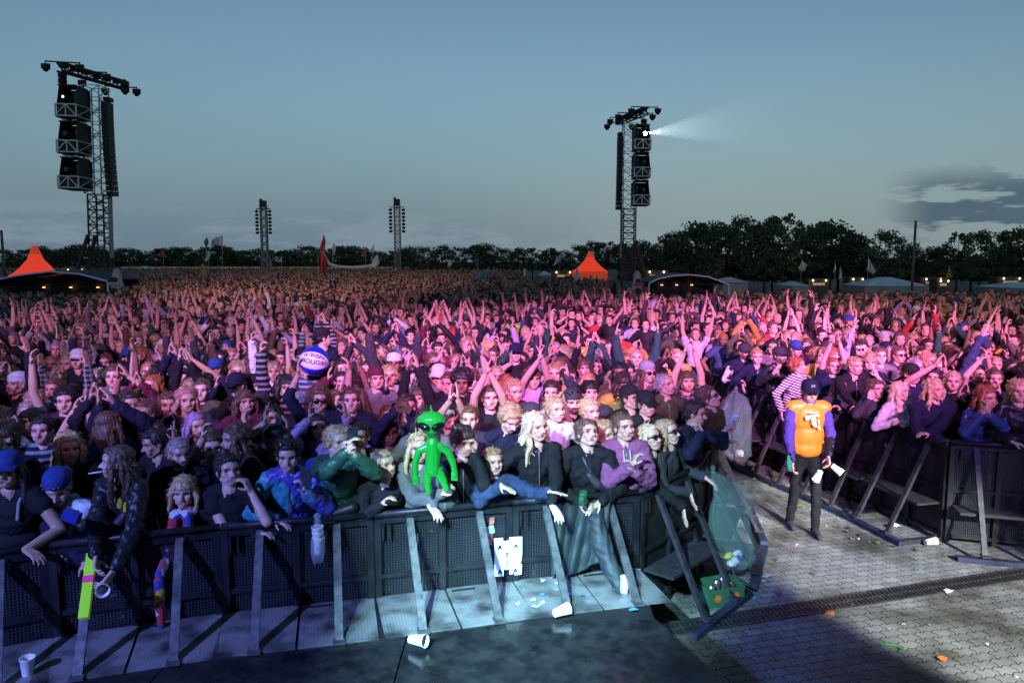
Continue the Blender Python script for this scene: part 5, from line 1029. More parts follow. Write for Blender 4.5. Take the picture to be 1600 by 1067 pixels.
q = hero('steward in orange tabard and grey scarf, standing farther up the aisle', 1058, 558, 11.3, 'short', 'fair', 'denim', 1, 'fair', 8, 0, lean=.0, group='stewards in orange tabards', vox=.0075); steward_vest(q); blob('scarf', [q.neck + V3(-.07, -.05, 0), q.neck + V3(.0, -.1, -.02), q.neck + V3(.07, -.05, 0), q.neck + V3(.0, .06, 0), q.neck + V3(-.07, -.05, 0)], [.05] * 5, M_CLOTH, q.root, CLO['lilac']); blob('scarf_end', [q.neck + V3(-.02, -.12, -.05), q.neck + V3(-.03, -.15, -.38)], [.05, .045], M_CLOTH, q.root, (.25, .2, .24))
for px, py, d, lb, c in ((920, 534, 13.2, 'steward in orange tabard with short dark hair, walking off along the pit', 'orange'), (762, 497, 18.5, 'steward in yellow-green vest by the cross aisle, next to another in green', (.35, .6, .05)), (800, 499, 18.2, 'steward in yellow-green vest with arms folded, nearer the dark speaker box', (.35, .6, .05))):
    q = hero(lb, px, py, d, 'short', 'dark', 'navy', 1, 'pink', 6, 0, lean=0, group='stewards in bright vests deep in the crowd', vox=.009); t_ = steward_vest(q)
    if c != 'orange': t_.color = (*c, 1)
# -- far side of the aisle and past its corner, on the rail
def H3(*a, **k): k.setdefault('group', G3); k.setdefault('vox', .0072); return hero(*a, **k)
q = H3('bearded person in a floral cap and navy baseball jacket with white sleeves', 1163, 550, 10.55, 'short', 'brown', 'navy', 1, 'pink', 12, 0, lean=.05, cap=('charcoal', False), hl=HP(1156, 592, 10.3, (.6, -.3, -.5), (0, 0, -1), 40)); 
for e in (-1, 1): blob('white_sleeve', [q.sh[e] * .7 + q.el[e] * .3, q.el[e], q.el[e] * .15 + q.wr[e] * .85], [.066, .06, .045], M_CLOTH, q.root, CLO['white'])
H3('woman with fair hair and dark parka between the baseball jacket and the clapping man', 1183, 558, 10.4, 'bun', 'fair', 'navy', 1, 'fair', -6, 2, sex=1, hood=True, hl=HP(1160, 600, 10.2, down, (1, 0, 0), 40))
H3('bearded man in black jacket and dark cap, hands about to clap', 1219, 556, 10.1, 'short', 'dark', 'black', 1, 'pink', 22, 6, cap=('charcoal', False), shiny=True, hl=HP(1207, 586, 9.8, (.3, -.1, .9), (1, 0, 0), 20), hr=HP(1216, 586, 9.8, (-.3, -.1, .9), (-1, 0, 0), 20))
q = H3('woman with curly red hair and a black and white striped top', 1247, 572, 9.75, 'curly', 'red', 'white', 1, 'fair', 55, 10, sex=1, by=30, hr=HP(1262, 602, 9.5, (.3, 0, .8), (-1, 0, 0), 60))
def stripe_mat():
    m, nt, N, L, mt, b_ = node_mat('striped_jersey'); tc = N('ShaderNodeTexCoord'); sp = N('ShaderNodeSeparateXYZ'); L(tc.outputs['Object'], sp.inputs[0]); k = mt('GREATER_THAN', mt('FRACT', mt('MULTIPLY', mt('ADD', sp.outputs[2], mt('MULTIPLY', sp.outputs[0], .35)), 26)), .5); mx = N('ShaderNodeMix', data_type='RGBA'); L(k, mx.inputs[0]); mx.inputs[6].default_value = (.01, .01, .012, 1); mx.inputs[7].default_value = (.65, .65, .65, 1); L(mx.outputs[2], b_.inputs['Base Color']); b_.inputs['Roughness'].default_value = .8; return m
o = [c for c in q.root.children if c.name.startswith('jumper')][0]; o.material_slots[0].link = 'OBJECT'; o.material_slots[0].material = stripe_mat()
H3('dark-haired woman in unzipped dark jacket behind the steward', 1312, 605, 8.95, 'long', 'dark', 'charcoal', 1, 'tan', 10, 6, sex=1, hr=HP(1313, 640, 8.7, (-.6, -.2, .5), (0, 0, -1), 50))
H3('sturdy short-haired man in a grey hooded top, eyes narrowed', 1336, 572, 9.5, 'crop', 'fair', 'black', 1, 'pink', 20, 0, wide=1.15, hood=True, hl=HP(1345, 648, 8.75, down, (0, 1, 0), 20))
H3('brown-haired woman resting her cheek on one hand', 1369, 608, 8.75, 'tail', 'brown', 'charcoal', 1, 'pink', 14, 4, sex=1, lean=.1, hl=HP(1358, 626, 8.62, (.2, 0, .95), (.3, .8, 0), 50))
H3('straight-haired blonde in a white jacket looking up', 1408, 612, 8.3, 'long', 'light', 'white', 1, 'fair', 34, 10, sex=1, lean=.1, by=10, collar=True, hl=HP(1402, 658, 8.05, (.8, -.3, 0), (0, 0, -1), 35), hr=HP(1410, 660, 8.05, (-.7, -.3, .2), (0, 0, -1), 40), mouth=.3)
H3('broad curly-haired blonde in a navy sweatshirt with folded arms on the rail', 1461, 610, 7.75, 'wavy', 'blond', 'navy', 1, 'pink', 18, 10, lean=.12, wide=1.2, loose=1.8, sex=1, hl=HP(1470, 686, 7.45, (.9, -.2, -.2), (0, 0, -1), 30, 0, (-1, 0, -.5)), hr=HP(1448, 682, 7.4, (-.9, -.1, 0), (0, 0, -1), 30, 0, (1, 0, -.5)), mouth=.3)
q = H3('red-haired woman in a blue track jacket, clasped hands over her mouth', 1541, 622, 7.62, 'wavy', 'red', 'blue', 1, 'pink', 14, 0, lean=.1, sex=1, shiny=True, hl=HP(1534, 648, 7.38, (.25, 0, .95), (1, 0, 0), 20, 0, (-.7, -.3, -.8)), hr=HP(1544, 648, 7.38, (-.25, 0, .95), (-1, 0, 0), 20, 0, (.7, -.3, -.8)))
for e in (-1, 1): blob('sleeve_stripe', [q.sh[e] + V3(e * .045, -.03, .02), q.el[e] + V3(e * .042, -.02, 0)], [.013, .013], M_CLOTH, q.root, CLO['white'], .008)
H3('short fair-haired woman in a black bomber jacket at the picture edge', 1592, 612, 7.68, 'curly', 'blond', 'black', 1, 'fair', -20, 6, lean=.1, sex=1, shiny=True, hl=HP(1580, 690, 7.42, (.8, -.3, -.2), (0, 0, -1), 30))
H3('bareheaded tall man with tousled hair deep in the pink light', 1427, 532, 13.0, 'mop', 'fair', 'black', 1, 'pink', 10, 10)
H3('fair-haired man with glasses and rosy face behind the grey hooded top', 1404, 555, 10.6, 'short', 'brown', 'charcoal', 1, 'pink', 14, 4, specs=('c', 0, 1.0))
H3('person in bright blue backwards cap turned sideways in the pink crowd', 1327, 502, 15.2, 'short', 'brown', 'navy', 1, 'pink', 60, 4, cap=('blue', False))
H3('person in a deep blue peaked cap low beside the clapping man', 1244, 545, 11.2, 'short', 'brown', 'navy', 1, 'pink', 10, 0, cap=('blue', False))
H3('man in a checked shirt with one arm flung up', 1339, 546, 11.2, 'short', 'dark', 'pale', 1, 'pink', 12, 2, specs=('c', 0, 1.0), hl=UPH(1332, 515, 11.0, 20, -1, .3))
H3('person making a roof of their arms overhead, past the curly blonde', 1528, 585, 9.2, 'short', 'brown', 'black', .2, 'pink', 10, 4, hl=UPH(1532, 562, 9.0, 8, -1, .6), hr=UPH(1543, 560, 9.0, 8, 1, -.6))
H3('bare-armed person joining hands overhead, behind the white jacket', 1492, 560, 10.4, 'short', 'brown', 'black', .2, 'pink', 10, 4, hl=UPH(1510, 545, 10.2, 20, -1, .6), hr=UPH(1522, 543, 10.2, 20, 1, -.4))
H3('person in red jacket shouting with hands cupped near the pit', 968, 524, 14.0, 'short', 'fair', 'red', 1, 'pink', -5, 6, cap=('denim', False), hl=UPH(962, 545, 13.7, 30, -1), mouth=1)

# ---------------------------------------------------------------- the rest of the crowd: a bank of poses, 200-odd individuals, then the far mass
def up(x, y, z, e, dx=0, c=10, pt=0): return dict(p=V3(x, y, z), d=(dx, -.1, 1), n=(-e, -.15, 0), c=c, pt=pt, pole=(e * .9, -.1, -.4))
HC = V3(0, -.02, 1.63)
BANKSPEC = [  # (pose words, yaw, pitch, left hand, right hand, mouth)
    ('arms down', 8, 4, None, None, 0), ('arms down', -10, 8, None, None, 0), ('arms down', 26, 2, None, None, .4), ('arms down', -28, -3, None, None, 0),
    ('clapping high', 6, 8, up(-.045, -.2, 1.86, -1, .25), up(.045, -.2, 1.86, 1, -.25), .4), ('clapping high', -14, 4, up(-.06, -.14, 1.98, -1, .2), up(.05, -.15, 1.96, 1, -.3), 0),
    ('clapping by face', 12, 4, up(-.05, -.34, 1.52, -1, .2), up(.05, -.34, 1.5, 1, -.2), 0), ('both arms up', 0, 10, up(-.26, -.1, 1.98, -1, .1), up(.28, -.12, 1.96, 1, -.1), .7),
    ('one arm raised', 16, 4, up(-.2, -.15, 2.02, -1, .15, 30), None, .3), ('one arm raised', -12, 6, None, up(.22, -.1, 2.0, 1, -.1, 70), .3),
    ('clapping sideways', 4, 6, up(.14, -.22, 1.84, -1, .45), up(.24, -.2, 1.82, 1, -.1), 0), ('arms half raised', 6, 6, up(-.22, -.3, 1.56, -1, .1, 20), up(.14, -.32, 1.62, 1, -.15, 15), .3), ('both arms up', -6, 8, up(-.2, -.22, 1.78, -1, .3, 15), up(.12, -.2, 1.92, 1, .05, 12), .6),
    ('one arm raised', 20, 4, up(-.1, -.3, 1.84, -1, .2, 40, 1), None, .5), ('clapping sideways', -20, 4, up(-.26, -.24, 1.74, -1, .1), up(-.14, -.26, 1.77, 1, -.5), .2), ('hand at chin', 14, 2, dict(p=V3(-.05, -.2, 1.47), d=(.3, .2, .9), n=(.6, .6, 0), c=55), None, 0),
]
BANK = []
HS = ['short', 'crop', 'long', 'mop', 'curly', 'tail', 'fringe', 'bun', 'wavy', 'short', 'long']
legs_bank = legs_mesh(Pose(HC, 1.0), .03)
for i, (w, ya, pi, hl, hr, mo) in enumerate(BANKSPEC):
    q = Pose(HC, 1.0, ya, pi, 0, ya * .3, 0, hl, hr, mo, wide=.96)
    b = dict(words=w, body=body_mesh(q, .0088, (.3, .22, .16), 1.15, i % 2), tops=[top_mesh(q, 1.0, .016, 1.3, i), top_mesh(q, .35, .016, 1.2, i + 40), top_mesh(q, 1.0, .016, 1.7, i + 60, hood=True)], hair=[], q=q, up='clap' in w or 'arm' in w and 'down' not in w)
    for k in range(3): st = HS[(i * 3 + k) % len(HS)]; b['hair'].append((st, hair_mesh(q, st, .0115, i * 3 + k)))
    BANK.append(b)
cap_bank = {}
def poly_in(x, y, P):
    c = False; n = len(P)
    for i in range(n):
        a, b = P[i], P[(i + 1) % n]
        if (a.y > y) != (b.y > y) and x < (b.x - a.x) * (y - a.y) / (b.y - a.y) + a.x: c = not c
    return c
AISLE = NEAR + FAR
def yline(L, x):
    for a, b in zip(L, L[1:]):
        if min(a.x, b.x) <= x <= max(a.x, b.x) and abs(a.x - b.x) > 1e-6: return a.y + (b.y - a.y) * (x - a.x) / (b.x - a.x)
def seg_d(x, y, L):
    m = 9
    for a, b in zip(L, L[1:]):
        t = max(0, min(1, ((x - a.x) * (b.x - a.x) + (y - a.y) * (b.y - a.y)) / ((b - a).length_squared + 1e-9))); p = a.lerp(b, t); m = min(m, math.hypot(x - p.x, y - p.y))
    return m
def allowed(x, y):
    if y < 19:
        yf = yline(FRONT, x)
        if yf is not None and y < yf + .42: return False
        if x > FRONT[-1].x and y < FRONT[-1].y + .3: return False
        if poly_in(x, y, AISLE) or seg_d(x, y, NEAR) < .3 or seg_d(x, y, FAR) < .3: return False
        # to the right of the aisle, stay behind the rail that faces the stage
        if x >= FAR[-1].x and y < (yline(RIGHT, x) or RIGHT[-1].y) + .35: return False
        if y < 12.4 and NEAR[0].x < x < FAR[-1].x:
            if y < 8.4 and (x > NEAR[0].x + max(0, y - 6) * .6 - .25): return False
    px = 800 + x / (y * math.cos(PITCH) + 1.4 * math.sin(PITCH)) * F_PX
    if px < -90 or px > 1690: return False
    lim = 148 if px < 815 else 57 if px < 955 else 31.5
    if px < 188 and 29.5 < y < 41: return False
    if px > 1008 and px < 1146 and y > 29.5: return False
    if abs(px - 996) < 13 and 30 < y < 39.5: return False
    if abs(px - 143) < 26 and 39 < y < 43 or abs(px - 984) < 22 and 49 < y < 55: return False
    return y < lim
cells = {}
def free(x, y, r):
    for i in range(int(x / .5) - 2, int(x / .5) + 3):
        for j in range(int(y / .5) - 2, int(y / .5) + 3):
            for a, b in cells.get((i, j), ()):
                if (a - x) ** 2 + (b - y) ** 2 < r * r: return False
    return True
def put(x, y): cells.setdefault((int(x / .5), int(y / .5)), []).append((x, y))
for x, y in PEOPLE: put(x, y)
rc = random.Random(77); near = []
for k in range(60000):
    y = 5.0 + 9.5 * rc.random() ** .8; x = rc.uniform(-.75, .78) * y
    if not allowed(x, y): continue
    if not free(x, y, .335 + .010 * (y - 5)): continue
    hz = rc.gauss(1.61, .065) ; px, py = proj((x, y, hz)); bad = False
    for hx, hy, hd in HEADS:
        if hd > y and abs(px - hx) < 150 / y + 6 and -260 / y < py - hy < 330 / y * (1 if hd < 9.5 else .5): bad = True; break
    # keep the ball, the balloon and the bags in sight
    if not bad and y < 8.9 and abs(px - 490) < 34 and 530 < py < 625: bad = True
    if bad: continue
    put(x, y); near.append((x, y, hz, px, py))
inframe = [p for p in near if -25 < p[3] < 1625]
inframe.sort(key=lambda p: p[1])
INDIV = inframe[:300 - len(HEADS)]; rest_near = [p for p in near if p not in set(INDIV)]
print('heroes', len(HEADS), 'near', len(near), 'indiv to', INDIV[-1][1] if INDIV else 0)
HN = {'blond': 'blond', 'fair': 'sandy', 'brown': 'brown', 'dark': 'dark', 'black': 'black', 'red': 'red', 'grey': 'grey', 'light': 'pale blond'}
SN = {'short': 'short', 'crop': 'cropped', 'long': 'long', 'mop': 'tousled', 'curly': 'curly', 'tail': 'tied-back', 'fringe': 'fringed', 'bun': 'pinned-up', 'wavy': 'wavy'}
LM = [('the beach ball', 490, 563), ('the alien balloon', 675, 690), ('the purple hoodie', 975, 668), ('the navy-jumpered man', 1086, 646), ('the steward with cups', 1266, 620), ('the striped top', 1245, 580), ('the navy sweatshirt', 1461, 620), ('the blue track jacket', 1541, 625), ('the cigarette', 165, 725), ('the teal windbreaker', 450, 720), ('the white cap', 122, 562), ('the maroon hoodie', 383, 630), ('the wavy blonde', 838, 668), ('the bearded man', 262, 632), ('the backwards blue cap', 90, 740), ('the scarfed steward', 1058, 558), ('the red jacket', 968, 524), ('the checked shirt', 1339, 546), ('the laughing man', 588, 592), ('the big afro', 722, 598), ('the baseball jacket', 1163, 552), ('the tousled tall man', 1427, 532)]
used = set(); ndir = {}
COLW = ['black'] * 12 + ['navy'] * 9 + ['charcoal'] * 8 + ['grey', 'grey', 'grey', 'white', 'pale', 'pale', 'green', 'maroon', 'maroon', 'denim', 'lilac', 'mustard', 'olive', 'olive', 'brown', 'red']
HCW = ['brown'] * 9 + ['dark'] * 8 + ['fair'] * 6 + ['blond'] * 2 + ['red', 'grey', 'black', 'black']
SKW = ['fair'] * 5 + ['pink'] * 6 + ['tan'] * 3 + ['brown']
def pick_pose(y, r):
    return r.choice([4, 5, 6, 6, 7, 8, 9, 10, 11, 11, 12, 13, 14, 14]) if r.random() < (.30 if y < 7.5 else .52 if y < 18 else .34 if y < 26 else .10) else r.choice([0, 1, 2, 3, 0, 1, 2, 15])
def where(px, py):
    n, lx, ly = min(LM, key=lambda l: math.hypot(px - l[1], (py - l[2]) * 1.3)); dx, dy = px - lx, py - ly
    a = ('above' if dy < 0 else 'below') if abs(dy) > 14 else ''
    b = ('left' if dx < 0 else 'right') if abs(dx) > 14 else ''
    return n, (a + (' ' if a and b else '') + (b + ' of' if b else '')) or 'close by'
for (x, y, hz, px, py) in INDIV:
    bi = pick_pose(y, rc); B_ = BANK[bi]; s = hz / 1.63; hi = rc.randrange(3); st, hm_ = B_['hair'][hi]; hc = rc.choice(HCW); tc_ = rc.choice(COLW); ti = rc.choice((0, 0, 1, 2)); sk = rc.choice(SKW)
    if sk == 'brown': hc = 'black'
    n, dr = where(px, py); g = ('hoodie' if ti == 2 else 'tee' if ti == 1 else 'top')
    lab = f"{HN[hc]} {SN[st].replace('-', '')} hair, {tc_} {g}, {B_['words']}, {dr} {n}"
    if lab in used:
        for o_ in ('second back', 'third back', 'fourth back', 'fifth back', 'sixth back'):
            if lab + ', ' + o_ not in used: lab += ', ' + o_; break
    used.add(lab)
    root = empty('person', (x, y, 0), R(rc.gauss(-math.degrees(math.atan2(x, y)) * .35, 13)), lab, 'person', 'people in the standing crowd'); root.scale = (s * rc.uniform(.94, 1.06) * rc.choice((-1, 1)), s, s)
    link('body', B_['body'], root, M_SKIN, [v * rc.uniform(.88, 1.1) for v in SKIN[sk]])
    link('hair', hm_, root, M_HAIR, [v * rc.uniform(.75, 1.2) for v in HAIR[hc]])
    link(('top', 't_shirt', 'hoodie')[ti], B_['tops'][ti], root, M_TOP, [v * rc.uniform(.8, 1.2) for v in CLO[tc_]])
    link('trousers', legs_bank, root, M_JEANS, CLO[rc.choice(('black', 'navy', 'charcoal', 'denim'))])
    if st in ('short', 'crop') and rc.random() < .3:
        bk = rc.random() < .35
        if (bi, bk) not in cap_bank: dm, bm_ = cap_mesh(B_['q'], bk); cap_bank[bi, bk] = (dm.mesh('cap', True), bm_.mesh('peak', True))
        cc = CLO[rc.choice(('black', 'navy', 'charcoal', 'white', 'blue', 'black'))]
        o = link('cap', cap_bank[bi, bk][0], root, M_CLOTH, cc); link('peak', cap_bank[bi, bk][1], o, M_CLOTH, cc)
# ---- the mass behind: one object, still real bodies, coarser with distance
def lod(me, ratio):
    m2 = resurface(me.copy(), None, 0, ratio); v = co_of(m2); m2.calc_loop_triangles(); t = np.empty(len(m2.loop_triangles) * 3, np.int32); m2.loop_triangles.foreach_get('vertices', t); bpy.data.meshes.remove(m2); return v, t.reshape(-1, 3)
def lod_set(rb, rt, rh, ph):
    out = []
    for b in BANK:
        q = b['q']; parts = [(lod(b['body'], rb), 0), (lod(b['tops'][out.__len__() % 2], rt), 1)]; hs = [(lod(h[1], rh), 2) for h in b['hair'][:ph]]; out.append((parts, hs))
    return out
def face_tint(v, q):     # eyes, brows and lips stay with the coarse heads
    L = (v - q.head) @ q.H; f = (L[:, 1] < -.03) & (np.linalg.norm(L, axis=1) < .15)
    e = np.exp(-((np.abs(L[:, 0]) - .033) / .02) ** 2 - ((L[:, 2] - .008) / .018) ** 2) + .5 * np.exp(-(L[:, 0] / .022) ** 2 - ((L[:, 2] + .066) / .012) ** 2); return 1 - .62 * np.clip(e, 0, 1) * f
LODN, LODF = lod_set(.06, .06, .07, 2), lod_set(.013, .02, .02, 1)
for sset in (LODN, LODF):
    for i, (parts, hs) in enumerate(sset): sset[i] = (parts, hs, face_tint(parts[0][0][0], BANK[i]['q']))
def mass(name, folk, label):
    V, T, C, n0 = [], [], [], 0; g = random.Random(5)
    for x, y, hz in folk:
        bi = pick_pose(y, g) if y < 30 else pick_pose(y, g) if g.random() < .5 else g.choice((0, 1, 2, 3)); bi = g.choice((0, 1, 2, 3)) if 22 < y < 33 and (x < -.50 * y or x > .15 * y) else bi; parts, hs, tint = (LODN if y < 24 else LODF)[bi]; s = hz / 1.63; a = g.gauss(-math.atan2(x, y) * .4, .28); c_, s_ = math.cos(a) * s, math.sin(a) * s
        fx = g.choice((-1, 1))
        sk = np.array(SKIN[g.choice(SKW if y < 26 else ('pink', 'tan', 'pink'))]) * g.uniform(.75, 1.05); hcl = np.array(HAIR[g.choice(HCW if y < 26 else ('brown', 'dark', 'fair', 'brown', 'red'))]) * g.uniform(.6, 1.1); tcl = np.array(CLO[g.choice(COLW)]) * g.uniform(.7, 1.3)
        if g.random() < .05: hcl = np.array(CLO[g.choice(('white', 'blue', 'red', 'navy', 'grey'))])
        for (v, t), k in parts + [g.choice(hs)]:
            w = np.empty_like(v); w[:, 0] = v[:, 0] * fx * c_ - v[:, 1] * s_ + x; w[:, 1] = v[:, 0] * fx * s_ + v[:, 1] * c_ + y; w[:, 2] = v[:, 2] * s
            V.append(w); T.append((t if fx > 0 else t[:, ::-1]) + n0); n0 += len(v); C.append(tint[:, None] * sk if k == 0 else np.repeat([tcl if k == 1 else hcl], len(v), 0))
    V, T, C = np.concatenate(V), np.concatenate(T), np.concatenate(C); me = bpy.data.meshes.new(name); nf = len(T)
    me.vertices.add(len(V)); me.vertices.foreach_set('co', V.astype(np.float32).ravel()); me.loops.add(nf * 3); me.loops.foreach_set('vertex_index', T.astype(np.int32).ravel()); me.polygons.add(nf); me.polygons.foreach_set('loop_start', np.arange(0, nf * 3, 3, dtype=np.int32)); me.update()
    set_col(me, C); me.polygons.foreach_set('use_smooth', [True] * nf); me.materials.append(mat('crowd_mass', rough=.7, var=.1, scale=30, attr='Col', spec=.3)); o = link(name, me); print(name, len(folk), len(V)); return tag(o, label, None, None, 'stuff')
folk = [(x, y, hz) for x, y, hz, _, _ in rest_near]
y = 14.3
while y < 148:
    st = .46 + .0065 * (y - 14) if y < 50 else .69 + .006 * (y - 50); row = .5 + .007 * (y - 14) if y < 50 else .75 + .011 * (y - 50); xm = .80 * y; x = -xm + rc.random() * st
    while x < xm:
        X, Y = x + rc.uniform(-.3, .3) * st, y + rc.uniform(-.4, .4) * row; hz = rc.gauss(1.62, .065)
        if allowed(X, Y) and free(X, Y, .34):
            px, py = proj((X, Y, hz)); 
            if not any(hd > Y and hd > 12 and abs(px - hx) < 14 and -12 < py - hy < 26 for hx, hy, hd in HEADS): folk.append((X, Y, hz))
        x += st
    y += row
mass('crowd', folk, 'dense standing festival crowd reaching back to the far trees')

# ---------------------------------------------------------------- things held, hung and dropped
def px_blob(name, pts, rs, d, m, parent, off, vox=.008, dy=0, sm=2):
    P = Prims(); c = [np.array(at(x, y, d)) + V3(0, dy, 0) - off for x, y in pts]; P.chain(c, [r * d / F_PX for r in rs]); return link(name, P.skin(vox, sm), parent, m)
def alien():
    d = FD(678) - .2; o = np.array(at(676, 745, d)); root = empty('inflatable_alien', o, 0, 'bright green inflatable alien balloon with black slanted eyes, held up above the front rail', 'balloon')
    m = mat('green_vinyl', (.010, .29, .028), .16, 0, .06, 8, spec=.6, coat=.4); k = d / F_PX; P = Prims(); A = lambda x, y, dy=0: np.array(at(x, y, d)) + V3(0, dy, 0) - o
    P.ell(A(674.5, 658), (23.5 * k, 17 * k, 16 * k)); P.ell(A(674.5, 667), (18 * k, 15 * k, 13 * k)); P.cap(A(674.5, 668), A(675, 681), 15 * k, 7 * k); P.cap(A(675, 681), A(676, 694), 7 * k, 8 * k)
    P.chain([A(676, 692), A(677, 712), A(676, 734)], [10 * k, 12.5 * k, 13 * k])
    P.chain([A(668, 698), A(655, 704), A(649, 722), A(649, 744)], [7 * k, 6.2 * k, 5.6 * k, 5 * k]); P.ell(A(650, 747), (6.5 * k, 5 * k, 8 * k)); P.chain([A(686, 697), A(700, 706), A(708, 724), A(711, 738)], [7 * k, 6.2 * k, 5.6 * k, 5 * k]); P.ell(A(710, 741), (6 * k, 5 * k, 7 * k))
    for e in (-3.5, 0, 3.5): P.cap(A(650 + e, 748), A(650 + e * 1.3, 757), 2.3 * k, 1.8 * k).cap(A(710 + e, 742), A(710 + e * 1.2, 750), 2.3 * k, 1.8 * k)
    P.chain([A(669, 738), A(668, 752), A(670, 770)], [9 * k, 7.5 * k, 5 * k]); P.chain([A(684, 736), A(692, 750), A(698, 764)], [9 * k, 7.5 * k, 5 * k]); P.cap(A(674.5, 642), A(673, 634), 2 * k, 1.6 * k)
    link('body', P.skin(.006, 2), root, m)
    for e in (-1, 1):
        c = Vector(A(674.5 + e * 11, 663, -.0)); M = Matrix.Rotation(e * -.32, 3, 'Y') @ Matrix.Rotation(e * .32, 3, 'Z'); E = Prims(); E.ell(c + Vector((0, -15.0 * k, 0)), (11 * k, 4.5 * k, 5.8 * k), np.array(M)); link('eye', E.skin(.004, 1), root, M_SHADE)
    t = MB(); y0 = -13.6 * k
    for x in (-4, 0, 4): c = A(674.5 + x, 677); t.bar(c + V3(0, y0 - .004, .006), c + V3(0, y0 + .004, -.006), .003)
    c = A(674.5, 677); t.bar(c + V3(-.03, y0, 0), c + V3(.03, y0, 0), .003); t.obj('mouth', M_BLACK, root)
alien()
def ball():
    d = 8.75; o = at(491, 564, d); r = 23.2 * d / F_PX; root = empty('beach_ball', o, 0, 'blue beach ball with a lettered white panel, held up over the crowd', 'ball'); root.rotation_euler = (R(-8), R(11), R(6))
    def gore(a0, a1, nm, m):
        mb = MB(); n = 12; v = []; f = []
        for i in range(25):
            t = math.pi * (i / 24) - math.pi / 2
            for j in range(n + 1): p = R(a0 + (a1 - a0) * j / n); v.append((r * math.sin(t), -r * math.cos(t) * math.cos(p), r * math.cos(t) * math.sin(p)))
        for i in range(24):
            for j in range(n): a = i * (n + 1) + j; f.append((a, a + n + 1, a + n + 2, a + 1))
        mb.add(v, f); mb.obj(nm, m, root, True)
    bl = mat('blue_vinyl', (.01, .02, .42), .3, 0, .05, 6, spec=.5); wh = mat('white_vinyl', (.62, .62, .72), .35, 0, .05, 6)
    gore(38, 98, 'blue_panel', bl); gore(-34, 38, 'white_panel', wh); gore(-94, -34, 'blue_panel', bl); gore(98, 170, 'white_panel', wh); gore(-190, -94, 'blue_panel', bl)
    for txt, sz, yy, xx in (('W SHSPA', .30, .27, .05), ('BOUGIES', .36, -.20, .18)):
        c = bpy.data.curves.new('lettering', 'FONT'); c.body = txt; c.align_x = 'CENTER'; c.size = sz * r * 1.25; c.offset = .0016; t = bpy.data.objects.new('tmp', c); COL.objects.link(t); me = bpy.data.meshes.new_from_object(t.evaluated_get(bpy.context.evaluated_depsgraph_get())); bpy.data.objects.remove(t)
        bm = bmesh.new(); bm.from_mesh(me); bmesh.ops.triangulate(bm, faces=bm.faces[:]); bmesh.ops.subdivide_edges(bm, edges=[e for e in bm.edges if e.calc_length() > .02], cuts=3, use_grid_fill=True)
        for v in bm.verts: th = v.co.x / r + xx; ph = v.co.y / r + yy; R_ = r * 1.012; v.co = (R_ * math.sin(th) * math.cos(ph * .2), -R_ * math.cos(th) * math.cos(ph), R_ * math.cos(th) * math.sin(ph) + R_ * math.sin(th) * .0)
        bm.to_mesh(me); bm.free(); link('lettering', me, root, mat('black_marker', (.015, .015, .04), .6))
ball()
# paper sign and sticker on the mesh
def on_wall(px, py, o=.05): return at(px, py, FD(px) - o)
def sign():
    pts = [(772, 841), (786, 840), (786, 845), (796, 844), (796, 839), (816, 838), (816, 866), (814, 877), (812.5, 880), (815.5, 881), (815, 897), (804, 898), (803.5, 895), (800, 896.5), (796, 897), (796, 889), (787, 890), (787, 900), (771.5, 900.5), (773, 872)]
    o = on_wall(793, 870); a = on_wall(772, 870); b = on_wall(816, 870); rz = math.atan2(b.y - a.y, b.x - a.x); root = empty('paper_sign', o, rz, 'torn white paper sign lettered A A 7 1 A A, taped to the front barrier', 'sign'); M = Matrix.Rotation(-rz, 3, 'Z')
    loc = [M @ (on_wall(x, y, .05) - o) for x, y in pts]; mb = MB(); n = len(loc); mb.add([(p.x, 0, p.z) for p in loc] + [(p.x, .003, p.z) for p in loc], [tuple(range(n)), tuple(range(n, 2 * n))[::-1]] + [(i, i + n, (i + 1) % n + n, (i + 1) % n) for i in range(n)]); mb.obj('paper', M_PAPER, root)
    for ch, x, y, sz in (('A', 781, 855, .052), ('A', 806, 853, .052), ('7', 792, 867, .05), ('1', 792, 880, .058), ('A', 781, 893, .052), ('A', 805, 891, .052)):
        c = bpy.data.curves.new('letter', 'FONT'); c.body = ch; c.size = sz; c.align_x = 'CENTER'; c.align_y = 'CENTER'; c.offset = .0022; t0 = bpy.data.objects.new('tmp', c); COL.objects.link(t0); me = bpy.data.meshes.new_from_object(t0.evaluated_get(bpy.context.evaluated_depsgraph_get())); bpy.data.objects.remove(t0); me.materials.clear(); t = link('letter', me, root, M_BLACK); p = M @ (on_wall(x, y, .05) - o); t.location = (p.x, -.004, p.z); t.rotation_euler = (R(90), 0, 0)
    u = MB(); p = M @ (on_wall(792, 873, .05) - o); u.box((p.x, -.003, p.z), (.03, .002, .003)); u.obj('bar', M_BLACK, root)
sign()
def sticker():
    o = on_wall(764, 828, .045); root = empty('sticker', o, .25, 'small pale blue sticker with red strip, high on the mesh above the paper sign', 'sticker'); mb = MB(); mb.box((0, 0, 0), (.085, .004, .06), Matrix.Rotation(-.15, 3, 'Y')); mb.obj('label', mat('pale_blue_paper', (.35, .55, .6), .6), root); s = MB(); s.box((.015, .004, -.01), (.04, .004, .22), Matrix.Rotation(.12, 3, 'Y')); s.obj('strip', mat('red_white_strip', (.4, .12, .1), .6, 0, .9, 40), root)
sticker()
